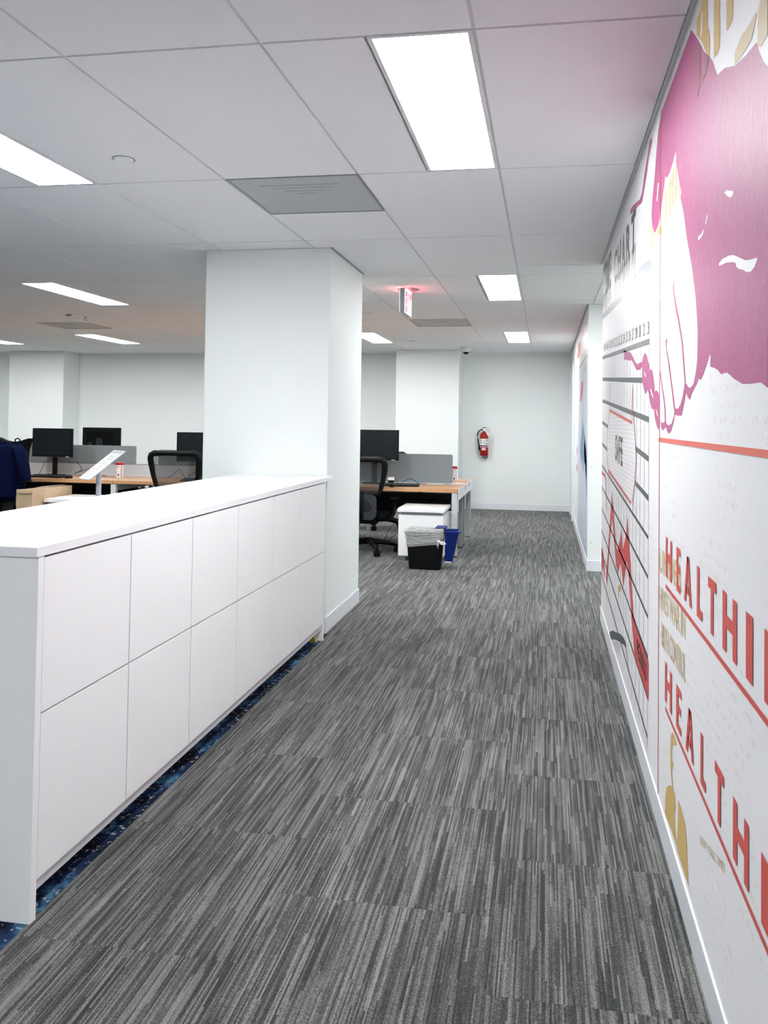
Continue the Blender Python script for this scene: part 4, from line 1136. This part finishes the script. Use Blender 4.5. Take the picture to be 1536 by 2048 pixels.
t = thing('tote_bag', 'black tote bag with pointed corners hung behind the navy jacket', 'bag', (-5.43, 7.50, 0), radians(-3))
out = [(-.22, .62), (.20, .62), (.22, .96), (.265, 1.082), (.16, 1.052), (.05, 1.040), (-.04, 1.056), (-.12, 1.085), (-.17, 1.075), (-.225, .99)]
obj('body', loft(B(), [[(x, -.045, z) for x, z in out], [(x, .045, z) for x, z in out]]), M['black_soft'], t, bevel=.006)
obj('handle', tube(B(), [(.10, -.03, 1.03), (.105, -.03, 1.068), (.13, -.03, 1.080), (.155, -.03, 1.066), (.16, -.03, 1.03)], .007, 8), M['black_soft'], t, smooth=True)
obj('strap', tube(B(), [(-.22, -.03, .98), (-.25, -.03, .90), (-.30, -.03, .74)], .010, 8, flat=.5), M['black_soft'], t)

# ---- cardboard box on end beside the left pedestal
t = thing('cardboard_box', 'dented tan cardboard box standing between the jacket and the left pedestal', 'box', (-5.005, 7.50, 0))
rnd = random.Random(11); bm = B()
box(bm, -.085, .085, -.33, .34, 0, .585)
bmesh.ops.subdivide_edges(bm, edges=bm.edges[:], cuts=4, use_grid_fill=True)
for v in bm.verts:
    if v.co.z > .01: v.co += Vector((rnd.uniform(-.004, .004), rnd.uniform(-.004, .004), rnd.uniform(-.004, .004) if v.co.z > .5 else 0))
obj('carton', bm, M['card'], t)
obj('tape_strip', bbox(-.025, .025, -.32, .33, .5895, .5905), M['tape'], t)
obj('flap_edge', bbox(-.080, .080, -.337, -.3345, .555, .587), M['tape'], t)

# ---- sloped sign on a post
BL, TL, BR, TR = SIGN
ctr = (BL + TL + BR + TR)/4
t = thing('sign_stand', 'sloped white text panel on a grey post standing behind the white cabinets', 'sign', (ctr.x - .02, ctr.y, 0))
base = Vector((ctr.x - .02, ctr.y, 0))
nrm = (BR - BL).cross(TL - BL).normalized()
if nrm.z < 0: nrm = -nrm
Q = [BL, BR, TR, TL]
obj('panel', loft(B(), [[tuple(q - base - nrm*.006) for q in Q], [tuple(q - base) for q in Q]]), M['white_plastic'], t, bevel=.001)
def on_panel(u, v, h): return tuple(BL + (BR - BL)*u + (TL - BL)*v + nrm*h - base)
for k, (v0, a, b) in enumerate(((.90, .15, .85), (.76, .30, .60), (.68, .35, .75), (.60, .25, .55), (.52, .20, .78), (.44, .30, .66), (.33, .15, .70), (.25, .15, .60), (.16, .2, .72), (.08, .25, .65))):
    hgt = .05 if k == 0 else .012
    obj('text_line', loft(B(), [[on_panel(a, v0, .0003), on_panel(b, v0, .0003), on_panel(b, v0 + hgt, .0003), on_panel(a, v0 + hgt, .0003)], [on_panel(a, v0, .0008), on_panel(b, v0, .0008), on_panel(b, v0 + hgt, .0008), on_panel(a, v0 + hgt, .0008)]]), M['grey_print'], t)
zpost = ctr.z - .048
obj('post', lathe(B(), [(0, .012), (.018, .012), (.018, zpost), (0, zpost)], 20), M['alu'], t, smooth=False)
obj('bracket', bbox(-.008, .008, -.012, .012, zpost, zpost + .026), M['black'], t, bevel=.002)
obj('base_plate', lathe(B(), [(0, 0), (.17, 0), (.17, .008), (.15, .0118), (0, .0118)], 32), M['steel_dark'], t)

# ---- fire extinguisher on the back wall
t = thing('fire_extinguisher', 'red fire extinguisher hanging on the back wall at the end of the aisle', 'extinguisher', (-.912, YB - .085, .81))
obj('cylinder', lathe(B(), [(0, 0), (.058, 0), (.063, .006), (.063, .295), (.056, .325), (.036, .345), (.020, .352), (.018, .365), (0, .365)], 28), M['ext_red'], t, smooth=True)
obj('valve', lathe(B(), [(0, .3655), (.018, .3655), (.020, .385), (.014, .405), (0, .405)], 16), M['chrome'], t)
obj('lever', tube(B(), [(-.012, 0, .412), (.03, 0, .420), (.085, -.01, .400)], [.009, .008, .006], 8, flat=.6), M['chrome'], t)
obj('lever', tube(B(), [(.005, 0, .388), (.04, 0, .386), (.095, -.01, .368)], [.007, .007, .005], 8, flat=.6), M['chrome'], t)
obj('cap', bbox(-.022, .016, -.014, .014, .413, .425), M['black'], t, bevel=.003)
obj('gauge', lathe(B(), [(0, -.034), (.014, -.034), (.014, -.022), (0, -.022)], 16, (0, 0, .385), 'Y'), M['white_plastic'], t)
obj('hose', tube(B(), [(-.018, 0, .39), (-.05, -.005, .388), (-.085, -.008, .36), (-.10, -.01, .31), (-.095, -.01, .24), (-.082, -.01, .17), (-.073, -.01, .12), (-.070, -.01, .075)], [.009]*6 + [.013, .011], 10), M['black'], t, smooth=True)
def ring_label(name, a0, a1, z0, z1, m, R, n=14, par=None):
    bm = B(); A = []
    for k in range(n + 1):
        a = a0 + (a1 - a0)*k/n
        A.append((bm.verts.new((R*cos(a), R*sin(a), z0)), bm.verts.new((R*cos(a), R*sin(a), z1))))
    for p, q in zip(A, A[1:]): bm.faces.new((p[0], q[0], q[1], p[1]))
    return obj(name, bm, m, par or t)
lb = ring_label('label', -3.0, -.15, .155, .255, M['white_plastic'], .0636)
for a0, a1, z0, z1, m in ((-2.9, -.3, .249, .2545, 'yellow'), (-2.6, -2.0, .21, .23, 'grey_print'), (-2.5, -1.9, .185, .20, 'grey_print'), (-1.6, -1.35, .165, .235, 'grey_print'), (-1.1, -.5, .205, .245, 'grey_print'), (-1.15, -.6, .170, .185, 'dark_print')):
    ring_label('label_print', a0, a1, z0, z1, M[m], .0639, par=lb)
ring_label('white_band', -3.0, -.15, .128, .138, M['white_plastic'], .0636)
obj('strap', lathe(B(), [(.0632, .141), (.0655, .141), (.0655, .151), (.0632, .151)], 28), M['black'], t)
bm = B(); vs = []
for k in range(20):
    a = 2*pi*k/20; aa = -1.6 + .62*cos(a)*.85; vs.append(bm.verts.new((.0640*cos(aa), .0640*sin(aa), .098 + .019*sin(a))))
bm.faces.new(vs); bmesh.ops.triangulate(bm, faces=bm.faces[:])
ov = obj('oval_badge', bm, M['white_plastic'], t)
for a0, a1, z0, z1 in ((-1.86, -1.72, .090, .104), (-1.62, -1.54, .088, .108), (-1.46, -1.32, .090, .102)): ring_label('badge_print', a0, a1, z0, z1, M['dark_print'], .0650, 4, ov)
obj('inspection_tag', loft(B(), [[(.012, -.064, .385), (.034, -.064, .375), (.098, -.066, .295), (.060, -.066, .290)], [(.012, -.0655, .385), (.034, -.0655, .375), (.098, -.0675, .295), (.060, -.0675, .290)]]), M['white_plastic'], t)
obj('wall_bracket', loft(B(), [[(x, .0645, z) for x, z in rrect(.012, .02, .042, .07, .03)], [(x, .0845, z) for x, z in rrect(.012, .02, .042, .07, .03)]]), M['steel_dark'], t)
# small wall screws on the end of the far right wall
for z in (.25, .92):
    o = obj('wall_screw', lathe(B(), [(0, -.003), (.006, -.003), (.007, 0), (0, 0)], 12, (XW + .03, Y_STUB, z), 'Y'), M['steel']); set_props(o, 'tiny %s screw head in the white end of the far right wall' % ('lower' if z < .5 else 'upper'), 'screw')
